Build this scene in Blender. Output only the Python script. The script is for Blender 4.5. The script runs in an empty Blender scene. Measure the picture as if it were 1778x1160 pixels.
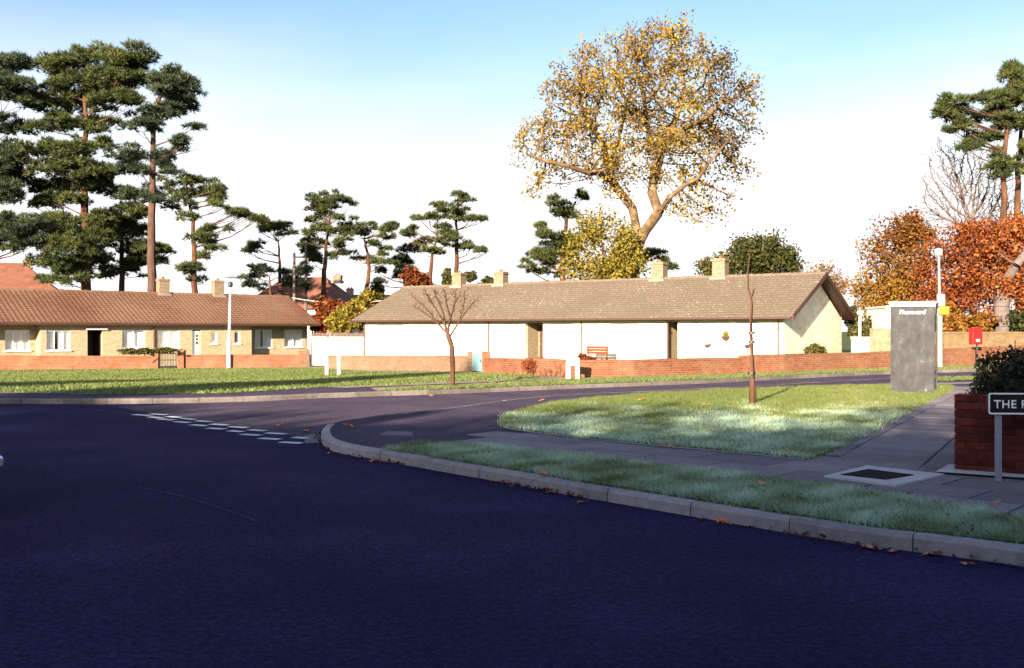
import bpy, bmesh, math, random
import numpy as np
from mathutils import Vector, Matrix
from mathutils.geometry import tessellate_polygon

random.seed(7); RNG = np.random.default_rng(11)
SC = bpy.context.scene; C = SC.collection
R = math.radians

# ------------------------------------------------------------------ camera, sky, sun, exposure
FPX = 1728.5; CX = 889.0; HY = 575.0; EYE = 1.5        # photo pixels (1778 wide), horizon row, eye height
cd = bpy.data.cameras.new('camera'); cam = bpy.data.objects.new('camera', cd); C.objects.link(cam)
cam.location = (0, 0, EYE); cam.rotation_euler = (R(90), 0, 0)
cd.sensor_width = 36; cd.lens = 35; cd.shift_y = -5 / 1778; cd.clip_end = 6000; cd.clip_start = .1
SC.camera = cam
SUN_AZ = R(23); SUN_EL = R(16.5)                       # shadows run this far right of straight ahead
HAZE = 4.6                                             # thin bright winter haze low in the sky
w = bpy.data.worlds.new('World'); SC.world = w; w.use_nodes = True
nt = w.node_tree; bg = nt.nodes['Background']
sky = nt.nodes.new('ShaderNodeTexSky'); sky.sky_type = 'NISHITA'; sky.sun_disc = False
sky.sun_elevation = SUN_EL; sky.sun_rotation = R(180) + SUN_AZ
sky.air_density = 1.0; sky.dust_density = 2.2; sky.ozone_density = 2.5; sky.altitude = 0
tcw = nt.nodes.new('ShaderNodeTexCoord'); sxyz = nt.nodes.new('ShaderNodeSeparateXYZ'); nt.links.new(tcw.outputs['Generated'], sxyz.inputs[0])
nzw = nt.nodes.new('ShaderNodeTexNoise'); nzw.inputs['Scale'].default_value = 2.2; nzw.inputs['Detail'].default_value = 5
mpw = nt.nodes.new('ShaderNodeMapping'); mpw.inputs['Scale'].default_value = (1, 1, 3.5); nt.links.new(tcw.outputs['Generated'], mpw.inputs['Vector']); nt.links.new(mpw.outputs[0], nzw.inputs['Vector'])
adw = nt.nodes.new('ShaderNodeMath'); adw.operation = 'MULTIPLY_ADD'; adw.inputs[1].default_value = .15; nt.links.new(nzw.outputs['Fac'], adw.inputs[0]); nt.links.new(sxyz.outputs['Z'], adw.inputs[2])
mrw = nt.nodes.new('ShaderNodeMapRange'); mrw.interpolation_type = 'SMOOTHSTEP'; mrw.inputs[1].default_value = .175; mrw.inputs[2].default_value = .40; mrw.inputs[3].default_value = 1; mrw.inputs[4].default_value = 0
nt.links.new(adw.outputs[0], mrw.inputs[0])
mxw = nt.nodes.new('ShaderNodeMix'); mxw.data_type = 'RGBA'; nt.links.new(mrw.outputs[0], mxw.inputs[0]); nt.links.new(sky.outputs[0], mxw.inputs[6]); mxw.inputs[7].default_value = (HAZE, HAZE * 1.0, HAZE * 1.0, 1)
nt.links.new(mxw.outputs[2], bg.inputs[0]); bg.inputs[1].default_value = 0.06
sl = bpy.data.lights.new('sun', 'SUN'); so = bpy.data.objects.new('sun', sl); C.objects.link(so)
sl.energy = 5.0; sl.angle = R(0.6); sl.color = (1.0, .84, .62)
dirv = Vector((math.sin(SUN_AZ) * math.cos(SUN_EL), math.cos(SUN_AZ) * math.cos(SUN_EL), -math.sin(SUN_EL)))
so.rotation_euler = dirv.to_track_quat('-Z', 'Y').to_euler(); so.location = (-20, -40, 30)
SC.view_settings.view_transform = 'Standard'; SC.view_settings.look = 'None'
SC.view_settings.exposure = 2.2; SC.view_settings.gamma = 1.0

# ------------------------------------------------------------------ pixel / terrain helpers
def sm(t):
    t = np.clip(t, 0, 1); return t * t * (3 - 2 * t)
def T(x, y):                                            # road level: the ground falls away to the far left
    return -sm((np.asarray(y) - 18) / 32) * (0.15 + 0.45 * sm((6 - np.asarray(x)) / 18))
def W(px, py, D): return Vector(((px - CX) / FPX * D, D, EYE + (HY - py) / FPX * D))
def G(px, py, lift=0.0):                                # where the view ray through a pixel meets the ground
    a, b = 1.0, 400.0
    f = lambda D: EYE + (HY - py) / FPX * D - float(T((px - CX) / FPX * D, D)) - lift
    for _ in range(60):
        m = (a + b) / 2
        if f(m) > 0: a = m
        else: b = m
    X = (px - CX) / FPX * a
    return Vector((X, a, float(T(X, a)) + lift))
def H_at(px, py, D): return EYE + (HY - py) / FPX * D

# ------------------------------------------------------------------ object helpers
def link(name, mesh, parent=None, loc=None, rz=0, mat=None):
    o = bpy.data.objects.new(name, mesh); C.objects.link(o)
    if parent: o.parent = parent
    if loc is not None: o.location = loc
    if rz: o.rotation_euler = (0, 0, rz)
    if mat and mesh is not None and not mesh.materials: mesh.materials.append(mat)
    return o
def tag(o, label=None, cat=None, group=None, kind=None):
    if label: o['label'] = label
    if cat: o['category'] = cat
    if group: o['group'] = group
    if kind: o['kind'] = kind
    return o
def thing(name, label, cat, loc=(0, 0, 0), rz=0, group=None):
    o = link(name, None, None, loc, rz); return tag(o, label, cat, group)

class MB:
    def __init__(s): s.v = []; s.f = []; s.uv = {}
    def add(s, vs, fs):
        b = len(s.v); s.v += [tuple(v) for v in vs]; s.f += [tuple(b + i for i in f) for f in fs]; return s
    def box(s, x0, x1, y0, y1, z0, z1):
        return s.add([(x0,y0,z0),(x1,y0,z0),(x1,y1,z0),(x0,y1,z0),(x0,y0,z1),(x1,y0,z1),(x1,y1,z1),(x0,y1,z1)],
                     [(0,3,2,1),(4,5,6,7),(0,1,5,4),(1,2,6,5),(2,3,7,6),(3,0,4,7)])
    def prism(s, pts, axis, a, b):                      # polygon in the other two axes, extruded along axis a..b
        n = len(pts)
        def mk(p, q):
            if axis == 0: return (q, p[0], p[1])
            if axis == 1: return (p[0], q, p[1])
            return (p[0], p[1], q)
        vs = [mk(p, a) for p in pts] + [mk(p, b) for p in pts]
        fs = [tuple(range(n - 1, -1, -1)), tuple(range(n, 2 * n))]
        for i in range(n): j = (i + 1) % n; fs.append((i, j, n + j, n + i))
        return s.add(vs, fs)
    def tube(s, path, radii, n=8, cap=True):
        path = [Vector(p) for p in path]
        if not hasattr(radii, '__len__'): radii = [radii] * len(path)
        b = len(s.v)
        for i, p in enumerate(path):
            d = (path[min(i+1, len(path)-1)] - path[max(i-1, 0)]).normalized()
            u = d.orthogonal().normalized() if abs(d.z) > .9 else d.cross(Vector((0,0,1))).normalized()
            if abs(d.z) > .9: u = (Vector((1,0,0)) - d * d.x).normalized()
            vv = d.cross(u)
            for k in range(n):
                a = 2 * math.pi * k / n
                s.v.append(tuple(p + (u * math.cos(a) + vv * math.sin(a)) * radii[i]))
        for i in range(len(path) - 1):
            for k in range(n):
                a0 = b + i*n + k; a1 = b + i*n + (k+1) % n
                s.f.append((a0, a1, a1 + n, a0 + n))
        if cap:
            s.f.append(tuple(b + k for k in range(n-1, -1, -1))); e = b + (len(path)-1)*n
            s.f.append(tuple(e + k for k in range(n)))
        return s
    def lathe(s, prof, n=16, c=(0,0,0)):
        b = len(s.v)
        for (r, z) in prof:
            for k in range(n):
                a = 2*math.pi*k/n; s.v.append((c[0]+r*math.cos(a), c[1]+r*math.sin(a), c[2]+z))
        for i in range(len(prof)-1):
            for k in range(n):
                a0 = b+i*n+k; a1 = b+i*n+(k+1) % n; s.f.append((a0, a1, a1+n, a0+n))
        s.f.append(tuple(b+k for k in range(n-1,-1,-1))); e = b+(len(prof)-1)*n; s.f.append(tuple(e+k for k in range(n)))
        return s
    def mesh(s, name, smooth=False, bevel=0, autouv=True):
        m = bpy.data.meshes.new(name); m.from_pydata(s.v, [], s.f)
        bm = bmesh.new(); bm.from_mesh(m)
        if bevel:
            ed = [e for e in bm.edges if len(e.link_faces) == 2 and e.calc_face_angle(0) > .6]
            bmesh.ops.bevel(bm, geom=ed, offset=bevel, segments=1, affect='EDGES', clamp_overlap=True)
        bmesh.ops.recalc_face_normals(bm, faces=bm.faces)
        if autouv:
            uvl = bm.loops.layers.uv.new('UVMap')
            for f in bm.faces:
                n = f.normal; ax = max(range(3), key=lambda i: abs(n[i]))
                for l in f.loops:
                    c = l.vert.co
                    l[uvl].uv = (c.x, c.y) if ax == 2 else ((c.y, c.z) if ax == 0 else (c.x, c.z))
        if smooth:
            for f in bm.faces: f.smooth = True
        bm.to_mesh(m); bm.free()
        if smooth:
            try: m.set_sharp_from_angle(angle=R(40))
            except Exception: pass
        return m
    def build(s, name, mat, parent=None, loc=None, rz=0, smooth=False, bevel=0):
        m = s.mesh(name, smooth, bevel); m.materials.append(mat)
        return link(name, m, parent, loc, rz)

def np_mesh(name, verts, tris, mat, attr=None, nper=3):
    """verts (N,3) faces (M,nper) -> mesh with optional float point attribute 'tint'"""
    m = bpy.data.meshes.new(name); nv = len(verts); nf = len(tris)
    m.vertices.add(nv); m.vertices.foreach_set('co', np.asarray(verts, dtype=np.float32).ravel())
    m.loops.add(nf * nper); m.loops.foreach_set('vertex_index', np.asarray(tris, dtype=np.int32).ravel())
    m.polygons.add(nf); m.polygons.foreach_set('loop_start', np.arange(0, nf * nper, nper, dtype=np.int32))
    m.update(calc_edges=True)
    if attr is not None:
        for k, a in attr.items():
            at = m.attributes.new(k, 'FLOAT', 'POINT'); at.data.foreach_set('value', np.asarray(a, dtype=np.float32))
    m.materials.append(mat); return m

# ------------------------------------------------------------------ materials
def new_mat(name):
    m = bpy.data.materials.new(name); m.use_nodes = True
    return m, m.node_tree, m.node_tree.nodes['Principled BSDF']
def ramp(nt, stops):
    r = nt.nodes.new('ShaderNodeValToRGB'); e = r.color_ramp.elements
    while len(e) < len(stops): e.new(.5)
    for i, (p, c) in enumerate(stops): e[i].position = p; e[i].color = (*c, 1)
    return r
def mat_noise(name, stops, scale=5, detail=6, rough=.85, bump=0, bscale=None, spec=.3, metal=0, coord='Object', stretch=None, big=0, bigscale=.3, objrand=0, speck=0):
    m, nt, p = new_mat(name)
    tc = nt.nodes.new('ShaderNodeTexCoord'); src = tc.outputs['Object' if coord == 'World' else coord]
    if coord == 'World':
        g = nt.nodes.new('ShaderNodeNewGeometry'); src = g.outputs['Position']
    if stretch:
        mp = nt.nodes.new('ShaderNodeMapping'); mp.inputs['Scale'].default_value = stretch
        nt.links.new(src, mp.inputs['Vector']); src = mp.outputs[0]
    n = nt.nodes.new('ShaderNodeTexNoise'); n.inputs['Scale'].default_value = scale; n.inputs['Detail'].default_value = detail
    n.inputs['Roughness'].default_value = .65
    nt.links.new(src, n.inputs['Vector']); r = ramp(nt, stops); fac = n.outputs['Fac']
    if big:
        n3 = nt.nodes.new('ShaderNodeTexNoise'); n3.inputs['Scale'].default_value = bigscale; n3.inputs['Detail'].default_value = 3
        nt.links.new(src, n3.inputs['Vector'])
        ml = nt.nodes.new('ShaderNodeMix'); ml.inputs[0].default_value = big
        nt.links.new(n.outputs['Fac'], ml.inputs[2]); nt.links.new(n3.outputs['Fac'], ml.inputs[3]); fac = ml.outputs[0]
    nt.links.new(fac, r.inputs[0])
    colo = r.outputs[0]
    if speck:
        vo = nt.nodes.new('ShaderNodeTexVoronoi'); vo.inputs['Scale'].default_value = 55; nt.links.new(src, vo.inputs['Vector'])
        mrs = nt.nodes.new('ShaderNodeMapRange'); mrs.inputs[3].default_value = 1 - speck; mrs.inputs[4].default_value = 1 + speck
        sx = nt.nodes.new('ShaderNodeSeparateColor'); nt.links.new(vo.outputs['Color'], sx.inputs[0]); nt.links.new(sx.outputs[0], mrs.inputs[0])
        hs = nt.nodes.new('ShaderNodeHueSaturation'); nt.links.new(mrs.outputs[0], hs.inputs['Value']); nt.links.new(colo, hs.inputs['Color']); colo = hs.outputs[0]
    if objrand:
        oi = nt.nodes.new('ShaderNodeObjectInfo'); mr = nt.nodes.new('ShaderNodeMapRange'); mr.inputs[3].default_value = 1 - objrand; mr.inputs[4].default_value = 1 + objrand
        hv = nt.nodes.new('ShaderNodeHueSaturation'); nt.links.new(oi.outputs['Random'], mr.inputs[0]); nt.links.new(mr.outputs[0], hv.inputs['Value']); nt.links.new(colo, hv.inputs['Color']); colo = hv.outputs[0]
    nt.links.new(colo, p.inputs['Base Color'])
    p.inputs['Roughness'].default_value = rough; p.inputs['Specular IOR Level'].default_value = spec; p.inputs['Metallic'].default_value = metal
    if bump:
        b = nt.nodes.new('ShaderNodeBump'); b.inputs['Strength'].default_value = bump; b.inputs['Distance'].default_value = .02
        n2 = nt.nodes.new('ShaderNodeTexNoise'); n2.inputs['Scale'].default_value = bscale or scale * 4; n2.inputs['Detail'].default_value = 4
        nt.links.new(src, n2.inputs['Vector']); nt.links.new(n2.outputs['Fac'], b.inputs['Height']); nt.links.new(b.outputs[0], p.inputs['Normal'])
    return m
def mat_brick(name, c1, c2, mortar, stain=None, stain_amt=.0, bw=.225, rh=.075, msize=.009, rough=.9):
    m, nt, p = new_mat(name)
    uv = nt.nodes.new('ShaderNodeUVMap'); uv.uv_map = 'UVMap'
    b = nt.nodes.new('ShaderNodeTexBrick'); b.inputs['Scale'].default_value = 1
    b.inputs['Brick Width'].default_value = bw; b.inputs['Row Height'].default_value = rh; b.inputs['Mortar Size'].default_value = msize
    b.inputs['Mortar Smooth'].default_value = .3; b.inputs['Bias'].default_value = 0
    b.inputs['Color1'].default_value = (*c1, 1); b.inputs['Color2'].default_value = (*c2, 1); b.inputs['Mortar'].default_value = (*mortar, 1)
    nt.links.new(uv.outputs[0], b.inputs['Vector'])
    n = nt.nodes.new('ShaderNodeTexNoise'); n.inputs['Scale'].default_value = .9; n.inputs['Detail'].default_value = 7; n.inputs['Roughness'].default_value = .7
    nt.links.new(uv.outputs[0], n.inputs['Vector'])
    r = ramp(nt, [(.40, (0, 0, 0)), (.72, (1, 1, 1))]); nt.links.new(n.outputs['Fac'], r.inputs[0])
    mx = nt.nodes.new('ShaderNodeMix'); mx.data_type = 'RGBA'
    mul = nt.nodes.new('ShaderNodeMath'); mul.operation = 'MULTIPLY'; mul.inputs[1].default_value = stain_amt
    nt.links.new(r.outputs[0], mul.inputs[0]); nt.links.new(mul.outputs[0], mx.inputs[0])
    nt.links.new(b.outputs['Color'], mx.inputs[6]); mx.inputs[7].default_value = (*(stain or c1), 1)
    n2 = nt.nodes.new('ShaderNodeTexNoise'); n2.inputs['Scale'].default_value = 6; n2.inputs['Detail'].default_value = 5
    nt.links.new(uv.outputs[0], n2.inputs['Vector'])
    hv = nt.nodes.new('ShaderNodeHueSaturation'); mr = nt.nodes.new('ShaderNodeMapRange'); mr.inputs[3].default_value = .65; mr.inputs[4].default_value = 1.35
    nt.links.new(n2.outputs['Fac'], mr.inputs[0]); nt.links.new(mr.outputs[0], hv.inputs['Value']); nt.links.new(mx.outputs[2], hv.inputs['Color'])
    nt.links.new(hv.outputs[0], p.inputs['Base Color']); p.inputs['Roughness'].default_value = rough; p.inputs['Specular IOR Level'].default_value = .2
    bp = nt.nodes.new('ShaderNodeBump'); bp.inputs['Strength'].default_value = .6; bp.inputs['Distance'].default_value = .008; bp.invert = True
    nt.links.new(b.outputs['Fac'], bp.inputs['Height']); nt.links.new(bp.outputs[0], p.inputs['Normal'])
    return m
def mat_plain(name, c, rough=.5, metal=0, spec=.5, var=.12, scale=8):
    lo = tuple(x * (1 - var) for x in c); hi = tuple(min(1, x * (1 + var)) for x in c)
    return mat_noise(name, [(.3, lo), (.7, hi)], scale, 4, rough, 0, spec=spec, metal=metal)
def mat_leaf(name, stops, trans=.35, rough=.6, frost=None):
    m, nt, p = new_mat(name)
    a = nt.nodes.new('ShaderNodeAttribute'); a.attribute_name = 'tint'; r = ramp(nt, stops); nt.links.new(a.outputs['Fac'], r.inputs[0])
    col = r.outputs[0]
    if frost:
        a2 = nt.nodes.new('ShaderNodeAttribute'); a2.attribute_name = 'frost'
        mx = nt.nodes.new('ShaderNodeMix'); mx.data_type = 'RGBA'; nt.links.new(a2.outputs['Fac'], mx.inputs[0])
        nt.links.new(col, mx.inputs[6]); mx.inputs[7].default_value = (*frost, 1); col = mx.outputs[2]
    nt.links.new(col, p.inputs['Base Color']); p.inputs['Roughness'].default_value = rough; p.inputs['Specular IOR Level'].default_value = .25
    if trans:
        t = nt.nodes.new('ShaderNodeBsdfTranslucent'); ms = nt.nodes.new('ShaderNodeMixShader'); ms.inputs[0].default_value = trans
        nt.links.new(col, t.inputs['Color']); nt.links.new(p.outputs[0], ms.inputs[1]); nt.links.new(t.outputs[0], ms.inputs[2])
        nt.links.new(ms.outputs[0], nt.nodes['Material Output'].inputs['Surface'])
    return m
def mat_glass(name, c=(.02, .025, .03), rough=.08):
    m, nt, p = new_mat(name); p.inputs['Base Color'].default_value = (*c, 1); p.inputs['Roughness'].default_value = rough
    p.inputs['Specular IOR Level'].default_value = .6
    n = nt.nodes.new('ShaderNodeTexNoise'); n.inputs['Scale'].default_value = 2
    b = nt.nodes.new('ShaderNodeBump'); b.inputs['Strength'].default_value = .02; nt.links.new(n.outputs['Fac'], b.inputs['Height']); nt.links.new(b.outputs[0], p.inputs['Normal'])
    return m
def mat_clear(name):
    m, nt, p = new_mat(name)
    t = nt.nodes.new('ShaderNodeBsdfTransparent'); g = nt.nodes.new('ShaderNodeBsdfGlossy'); g.inputs['Roughness'].default_value = .05
    ms = nt.nodes.new('ShaderNodeMixShader'); ms.inputs[0].default_value = .12
    nt.links.new(t.outputs[0], ms.inputs[1]); nt.links.new(g.outputs[0], ms.inputs[2]); nt.links.new(ms.outputs[0], nt.nodes['Material Output'].inputs['Surface'])
    return m

M = {}
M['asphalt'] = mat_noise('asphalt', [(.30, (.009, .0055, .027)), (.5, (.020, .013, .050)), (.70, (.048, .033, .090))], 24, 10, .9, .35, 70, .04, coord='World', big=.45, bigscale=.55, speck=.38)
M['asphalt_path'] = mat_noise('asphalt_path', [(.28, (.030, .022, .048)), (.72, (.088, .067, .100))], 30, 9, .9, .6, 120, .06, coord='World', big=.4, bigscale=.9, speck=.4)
M['asphalt_side'] = mat_noise('sunlit_side_asphalt', [(.30, (.032, .024, .048)), (.5, (.066, .050, .076)), (.70, (.115, .090, .112))], 30, 10, .9, .8, 90, .06, coord='World', big=.36, bigscale=.7, speck=.4)  # lighter, pinker asphalt: sunlight on the side road put into its colour
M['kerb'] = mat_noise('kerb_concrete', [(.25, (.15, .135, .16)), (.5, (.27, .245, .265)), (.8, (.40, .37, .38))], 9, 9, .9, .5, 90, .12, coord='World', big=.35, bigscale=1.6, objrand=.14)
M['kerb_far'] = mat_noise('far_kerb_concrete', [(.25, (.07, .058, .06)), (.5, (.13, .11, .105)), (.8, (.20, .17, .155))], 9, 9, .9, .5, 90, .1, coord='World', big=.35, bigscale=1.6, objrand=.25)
M['slab'] = mat_noise('slab_concrete', [(.25, (.11, .092, .115)), (.5, (.165, .142, .158)), (.8, (.25, .215, .22))], 9, 9, .88, .4, 80, .1, coord='World', big=.4, bigscale=1.4, objrand=.22)
M['pave_far'] = mat_noise('pale_footway', [(.25, (.16, .12, .11)), (.75, (.27, .22, .19))], 5, 6, .9, .2, 40, .2, coord='World')
M['concrete'] = mat_noise('pale_concrete', [(.25, (.32, .30, .33)), (.75, (.48, .46, .47))], 10, 8, .9, .3, 80, .2, coord='World')
M['iron'] = mat_noise('cover_iron', [(.3, (.008, .005, .010)), (.7, (.02, .013, .02))], 30, 5, .8, .6, 120, .03)
M['soil'] = mat_noise('turf_soil', [(.25, (.06, .08, .025)), (.5, (.10, .13, .04)), (.8, (.14, .165, .055))], 14, 8, .95, .5, 60, .1, coord='World', big=.3, bigscale=.6)
M['field'] = mat_noise('field_grass', [(.3, (.04, .06, .016)), (.7, (.07, .09, .028))], 2, 6, .95, 0, spec=.1, coord='World')
M['paint'] = mat_noise('road_paint', [(.30, (.20, .19, .24)), (.48, (.52, .52, .54)), (.8, (.66, .66, .66))], 18, 8, .7, .2, 90, .2, coord='World')
M['seam'] = mat_noise('road_seam', [(.40, (.026, .018, .066)), (.62, (.055, .045, .13))], 9, 6, .88, .2, 80, .05, coord='World')
M['tar'] = mat_plain('tar_patch', (.018, .014, .035), .6)
M['grass'] = mat_leaf('grass_blades', [(0, (.052, .074, .020)), (.5, (.112, .146, .042)), (.85, (.172, .180, .060)), (1, (.22, .195, .085))], .3, .7, frost=(.58, .78, .64))
M['needles'] = mat_leaf('pine_needles', [(0, (.014, .024, .010)), (.5, (.045, .060, .017)), (1, (.105, .105, .026))], .2)
M['needles_dark'] = mat_leaf('dark_pine_needles', [(0, (.012, .02, .018)), (.5, (.03, .045, .024)), (1, (.065, .078, .028))], .15)
M['plane_leaf'] = mat_leaf('golden_plane_leaves', [(0, (.055, .032, .010)), (.35, (.165, .098, .015)), (.75, (.29, .18, .020)), (1, (.30, .24, .04))], .4)
M['gold_leaf'] = mat_leaf('yellow_green_leaves', [(0, (.05, .05, .010)), (.4, (.17, .135, .018)), (.8, (.30, .21, .026)), (1, (.12, .14, .024))], .4)
M['orange_leaf'] = mat_leaf('orange_brown_leaves', [(0, (.06, .024, .009)), (.4, (.19, .068, .012)), (.75, (.28, .135, .02)), (1, (.20, .165, .024))], .4)
M['red_leaf'] = mat_leaf('russet_leaves', [(0, (.055, .016, .009)), (.45, (.18, .045, .013)), (.8, (.30, .08, .016)), (1, (.40, .15, .03))], .4)
M['green_leaf'] = mat_leaf('dark_green_leaves', [(0, (.016, .022, .007)), (.5, (.042, .048, .011)), (1, (.095, .075, .018))], .3)
M['hedge_leaf'] = mat_leaf('hedge_leaves', [(0, (.008, .010, .006)), (.6, (.02, .024, .010)), (1, (.06, .04, .018))], .15)
M['russet_twig'] = mat_leaf('russet_twig_leaves', [(0, (.10, .025, .012)), (1, (.30, .07, .025))], .3)
M['dead_leaf'] = mat_noise('fallen_leaf', [(.25, (.22, .06, .03)), (.5, (.55, .19, .08)), (.8, (.75, .42, .25))], 12, 4, .8, .2, 60)
M['litter'] = mat_leaf('leaf_litter', [(0, (.03, .010, .010)), (.6, (.15, .035, .02)), (1, (.55, .19, .08))], 0)
M['bark_pine'] = mat_noise('pine_bark', [(.25, (.032, .015, .011)), (.5, (.072, .034, .020)), (.8, (.14, .070, .040))], 4, 7, .95, .6, 14, .1, coord='World', stretch=(1, 1, .35))
M['bark_dark'] = mat_noise('dark_bark', [(.25, (.035, .022, .022)), (.75, (.11, .06, .04))], 4, 7, .95, .6, 14, .1, coord='World', stretch=(1, 1, .35))
M['bark_plane'] = mat_noise('plane_bark', [(.3, (.05, .030, .017)), (.5, (.105, .066, .036)), (.72, (.24, .18, .11))], 1.6, 6, .9, .3, 12, .1, coord='World', stretch=(1, 1, .5))
M['bark_grey'] = mat_noise('grey_bark', [(.3, (.07, .055, .055)), (.7, (.16, .125, .115))], 3, 6, .95, .3, 12, .1, coord='World')
M['bark_young'] = mat_noise('young_bark', [(.3, (.045, .021, .014)), (.7, (.105, .055, .036))], 6, 6, .9, .3, 20, .1, coord='World', stretch=(1, 1, .3))
M['wall_red'] = mat_brick('red_garden_brick', (.185, .052, .023), (.12, .030, .014), (.17, .11, .07), (.24, .155, .095), .5)
M['wall_tan'] = mat_brick('tan_garden_brick', (.155, .09, .058), (.12, .06, .036), (.17, .13, .09), (.19, .14, .095), .6)
M['brick_cream'] = mat_brick('cream_house_brick', (.34, .265, .165), (.25, .18, .105), (.35, .30, .225), (.40, .32, .22), .4)
M['brick_white'] = mat_brick('pale_house_brick', (.80, .75, .62), (.66, .58, .43), (.76, .71, .60), (.50, .40, .24), .55, .40, .20, .012)
M['chimney_brick'] = mat_brick('chimney_brick', (.20, .145, .095), (.145, .095, .058), (.22, .185, .145), (.18, .13, .09), .3)
M['near_brick'] = mat_noise('near_brick', [(.3, (.055, .010, .010)), (.55, (.10, .018, .015)), (.8, (.17, .04, .024))], 9, 7, .9, .5, 60, .12, coord='World', objrand=.35)
M['mortar'] = mat_noise('mortar', [(.3, (.05, .035, .035)), (.7, (.09, .07, .065))], 20, 5, .95, .4, 80, .1)
M['tile_red'] = mat_noise('red_roof_tile', [(.25, (.080, .036, .024)), (.45, (.128, .064, .042)), (.6, (.165, .098, .068)), (.8, (.23, .052, .018))], 5, 8, .9, .2, 30, .1, coord='Object', big=.5, bigscale=.28)
M['tile_brown'] = mat_noise('brown_roof_tile', [(.25, (.080, .062, .049)), (.5, (.120, .092, .071)), (.59, (.150, .118, .092)), (.70, (.42, .37, .29))], 11, 10, .9, .2, 30, .1, coord='Object', big=.12, bigscale=.4)
M['tile_far'] = mat_noise('far_roof_tile', [(.3, (.11, .04, .026)), (.7, (.18, .075, .045))], 1.5, 6, .9)
M['wood_brown'] = mat_plain('brown_fascia', (.045, .015, .010), .6)
M['white_paint'] = mat_plain('white_paint', (.80, .79, .76), .45, var=.04)
M['curtain'] = mat_noise('net_curtain', [(.3, (.62, .62, .64)), (.7, (.86, .86, .86))], 5, 3, .9, .3, 10, .1, stretch=(6, 6, .3))
M['glass'] = mat_clear('window_glass')
M['dark_glass'] = mat_glass('dark_glass')
M['room'] = mat_plain('dim_room', (.05, .045, .05), .9)
M['door_dark'] = mat_plain('dark_door', (.05, .018, .012), .6)
M['door_blue'] = mat_plain('pale_blue_door', (.42, .62, .74), .5)
M['gate_blue'] = mat_plain('pale_blue_gate', (.17, .33, .36), .5)
M['black_metal'] = mat_plain('black_metal', (.012, .011, .014), .45)
M['grey_metal'] = mat_noise('galvanised_metal', [(.3, (.15, .15, .16)), (.7, (.23, .23, .235))], 6, 5, .6, spec=.3)
M['pipe'] = mat_plain('brown_pipe', (.07, .035, .02), .6)
M['red_paint'] = mat_plain('post_box_red', (.36, .006, .006), .4, var=.06)
M['yellow'] = mat_plain('yellow_plate', (.42, .25, .012), .5, var=.05)
M['lamp_white'] = mat_plain('white_diffuser', (.82, .82, .80), .4, var=.02)
M['steel'] = mat_noise('kiosk_steel', [(.30, (.024, .024, .028)), (.5, (.042, .041, .046)), (.60, (.060, .058, .062)), (.70, (.22, .21, .20))], 3.6, 10, .6, 0, spec=.10, coord='Object', stretch=(1.6, 1, 1.0), big=.2, bigscale=1.3)
M['kiosk_cap'] = mat_plain('kiosk_cap', (.40, .42, .37), .5, var=.06)
M['sign_black'] = mat_plain('sign_black', (.010, .010, .011), .3, var=.05)
M['white_letter'] = mat_plain('white_letters', (.80, .82, .80), .5, var=.03)
M['post_grey'] = mat_plain('sign_post_grey', (.20, .21, .27), .6)
M['wood'] = mat_noise('bench_wood', [(.3, (.12, .018, .008)), (.7, (.19, .035, .015))], 8, 5, .7)
M['render_wall'] = mat_noise('pale_render', [(.3, (.10, .062, .03)), (.7, (.17, .12, .065))], 3, 6, .9)
M['stone'] = mat_noise('mottled_stone', [(.3, (.11, .08, .05)), (.7, (.26, .20, .13))], 4, 6, .9, .5, 12)
M['car_paint'] = mat_plain('dark_red_car_paint', (.035, .012, .012), .25, var=.05)
M['chrome'] = mat_plain('bumper_chrome', (.70, .72, .78), .2, metal=.9, var=.05)
M['tyre'] = mat_plain('tyre_rubber', (.015, .015, .015), .8)
M['tail'] = mat_plain('tail_lamp_red', (.35, .02, .02), .25)
M['ornament'] = mat_plain('dark_ornament', (.05, .02, .015), .6)
M['far_wall'] = mat_plain('far_wall_cream', (.55, .47, .36), .9)

# ------------------------------------------------------------------ ground sheets
def px_poly(pts, lift): return [G(x, y, lift) for x, y in pts]
def sheet(name, poly, lift, mat, maxe=1.6, parent=None):
    """flat polygon (world xy) draped over the terrain at a lift"""
    bm = bmesh.new(); vs = [bm.verts.new((p[0], p[1], 0)) for p in poly]
    for t in tessellate_polygon([[Vector((p[0], p[1], 0)) for p in poly]]):
        try: bm.faces.new([vs[i] for i in t])
        except ValueError: pass
    for _ in range(9):
        ed = [e for e in bm.edges if e.calc_length() > maxe * max(1.0, min(v.co.y for v in e.verts) / 22)]
        if not ed: break
        bmesh.ops.subdivide_edges(bm, edges=ed, cuts=1, use_grid_fill=True)
        bmesh.ops.triangulate(bm, faces=bm.faces)
    for v in bm.verts: v.co.z = float(T(v.co.x, v.co.y)) + lift
    bmesh.ops.recalc_face_normals(bm, faces=bm.faces)
    for f in bm.faces:
        if f.normal.z < 0: f.normal_flip()
    m = bpy.data.meshes.new(name); bm.to_mesh(m); bm.free(); m.materials.append(mat)
    return link(name, m, parent)
def smooth_line(pts, step=.25, it=2):
    """Chaikin smoothing of a world polyline, then even resampling"""
    p = [Vector((q[0], q[1])) for q in pts]
    for _ in range(it):
        n = [p[0]]
        for a, b in zip(p, p[1:]): n += [a * .75 + b * .25, a * .25 + b * .75]
        p = n + [p[-1]]
    out = [p[0]]; acc = 0
    for a, b in zip(p, p[1:]):
        L = (b - a).length; t = step - acc
        while t <= L: out.append(a + (b - a) * (t / L)); t += step
        acc = (acc + L) % step if L else acc
        acc = L - (t - step)
    return out

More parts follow.
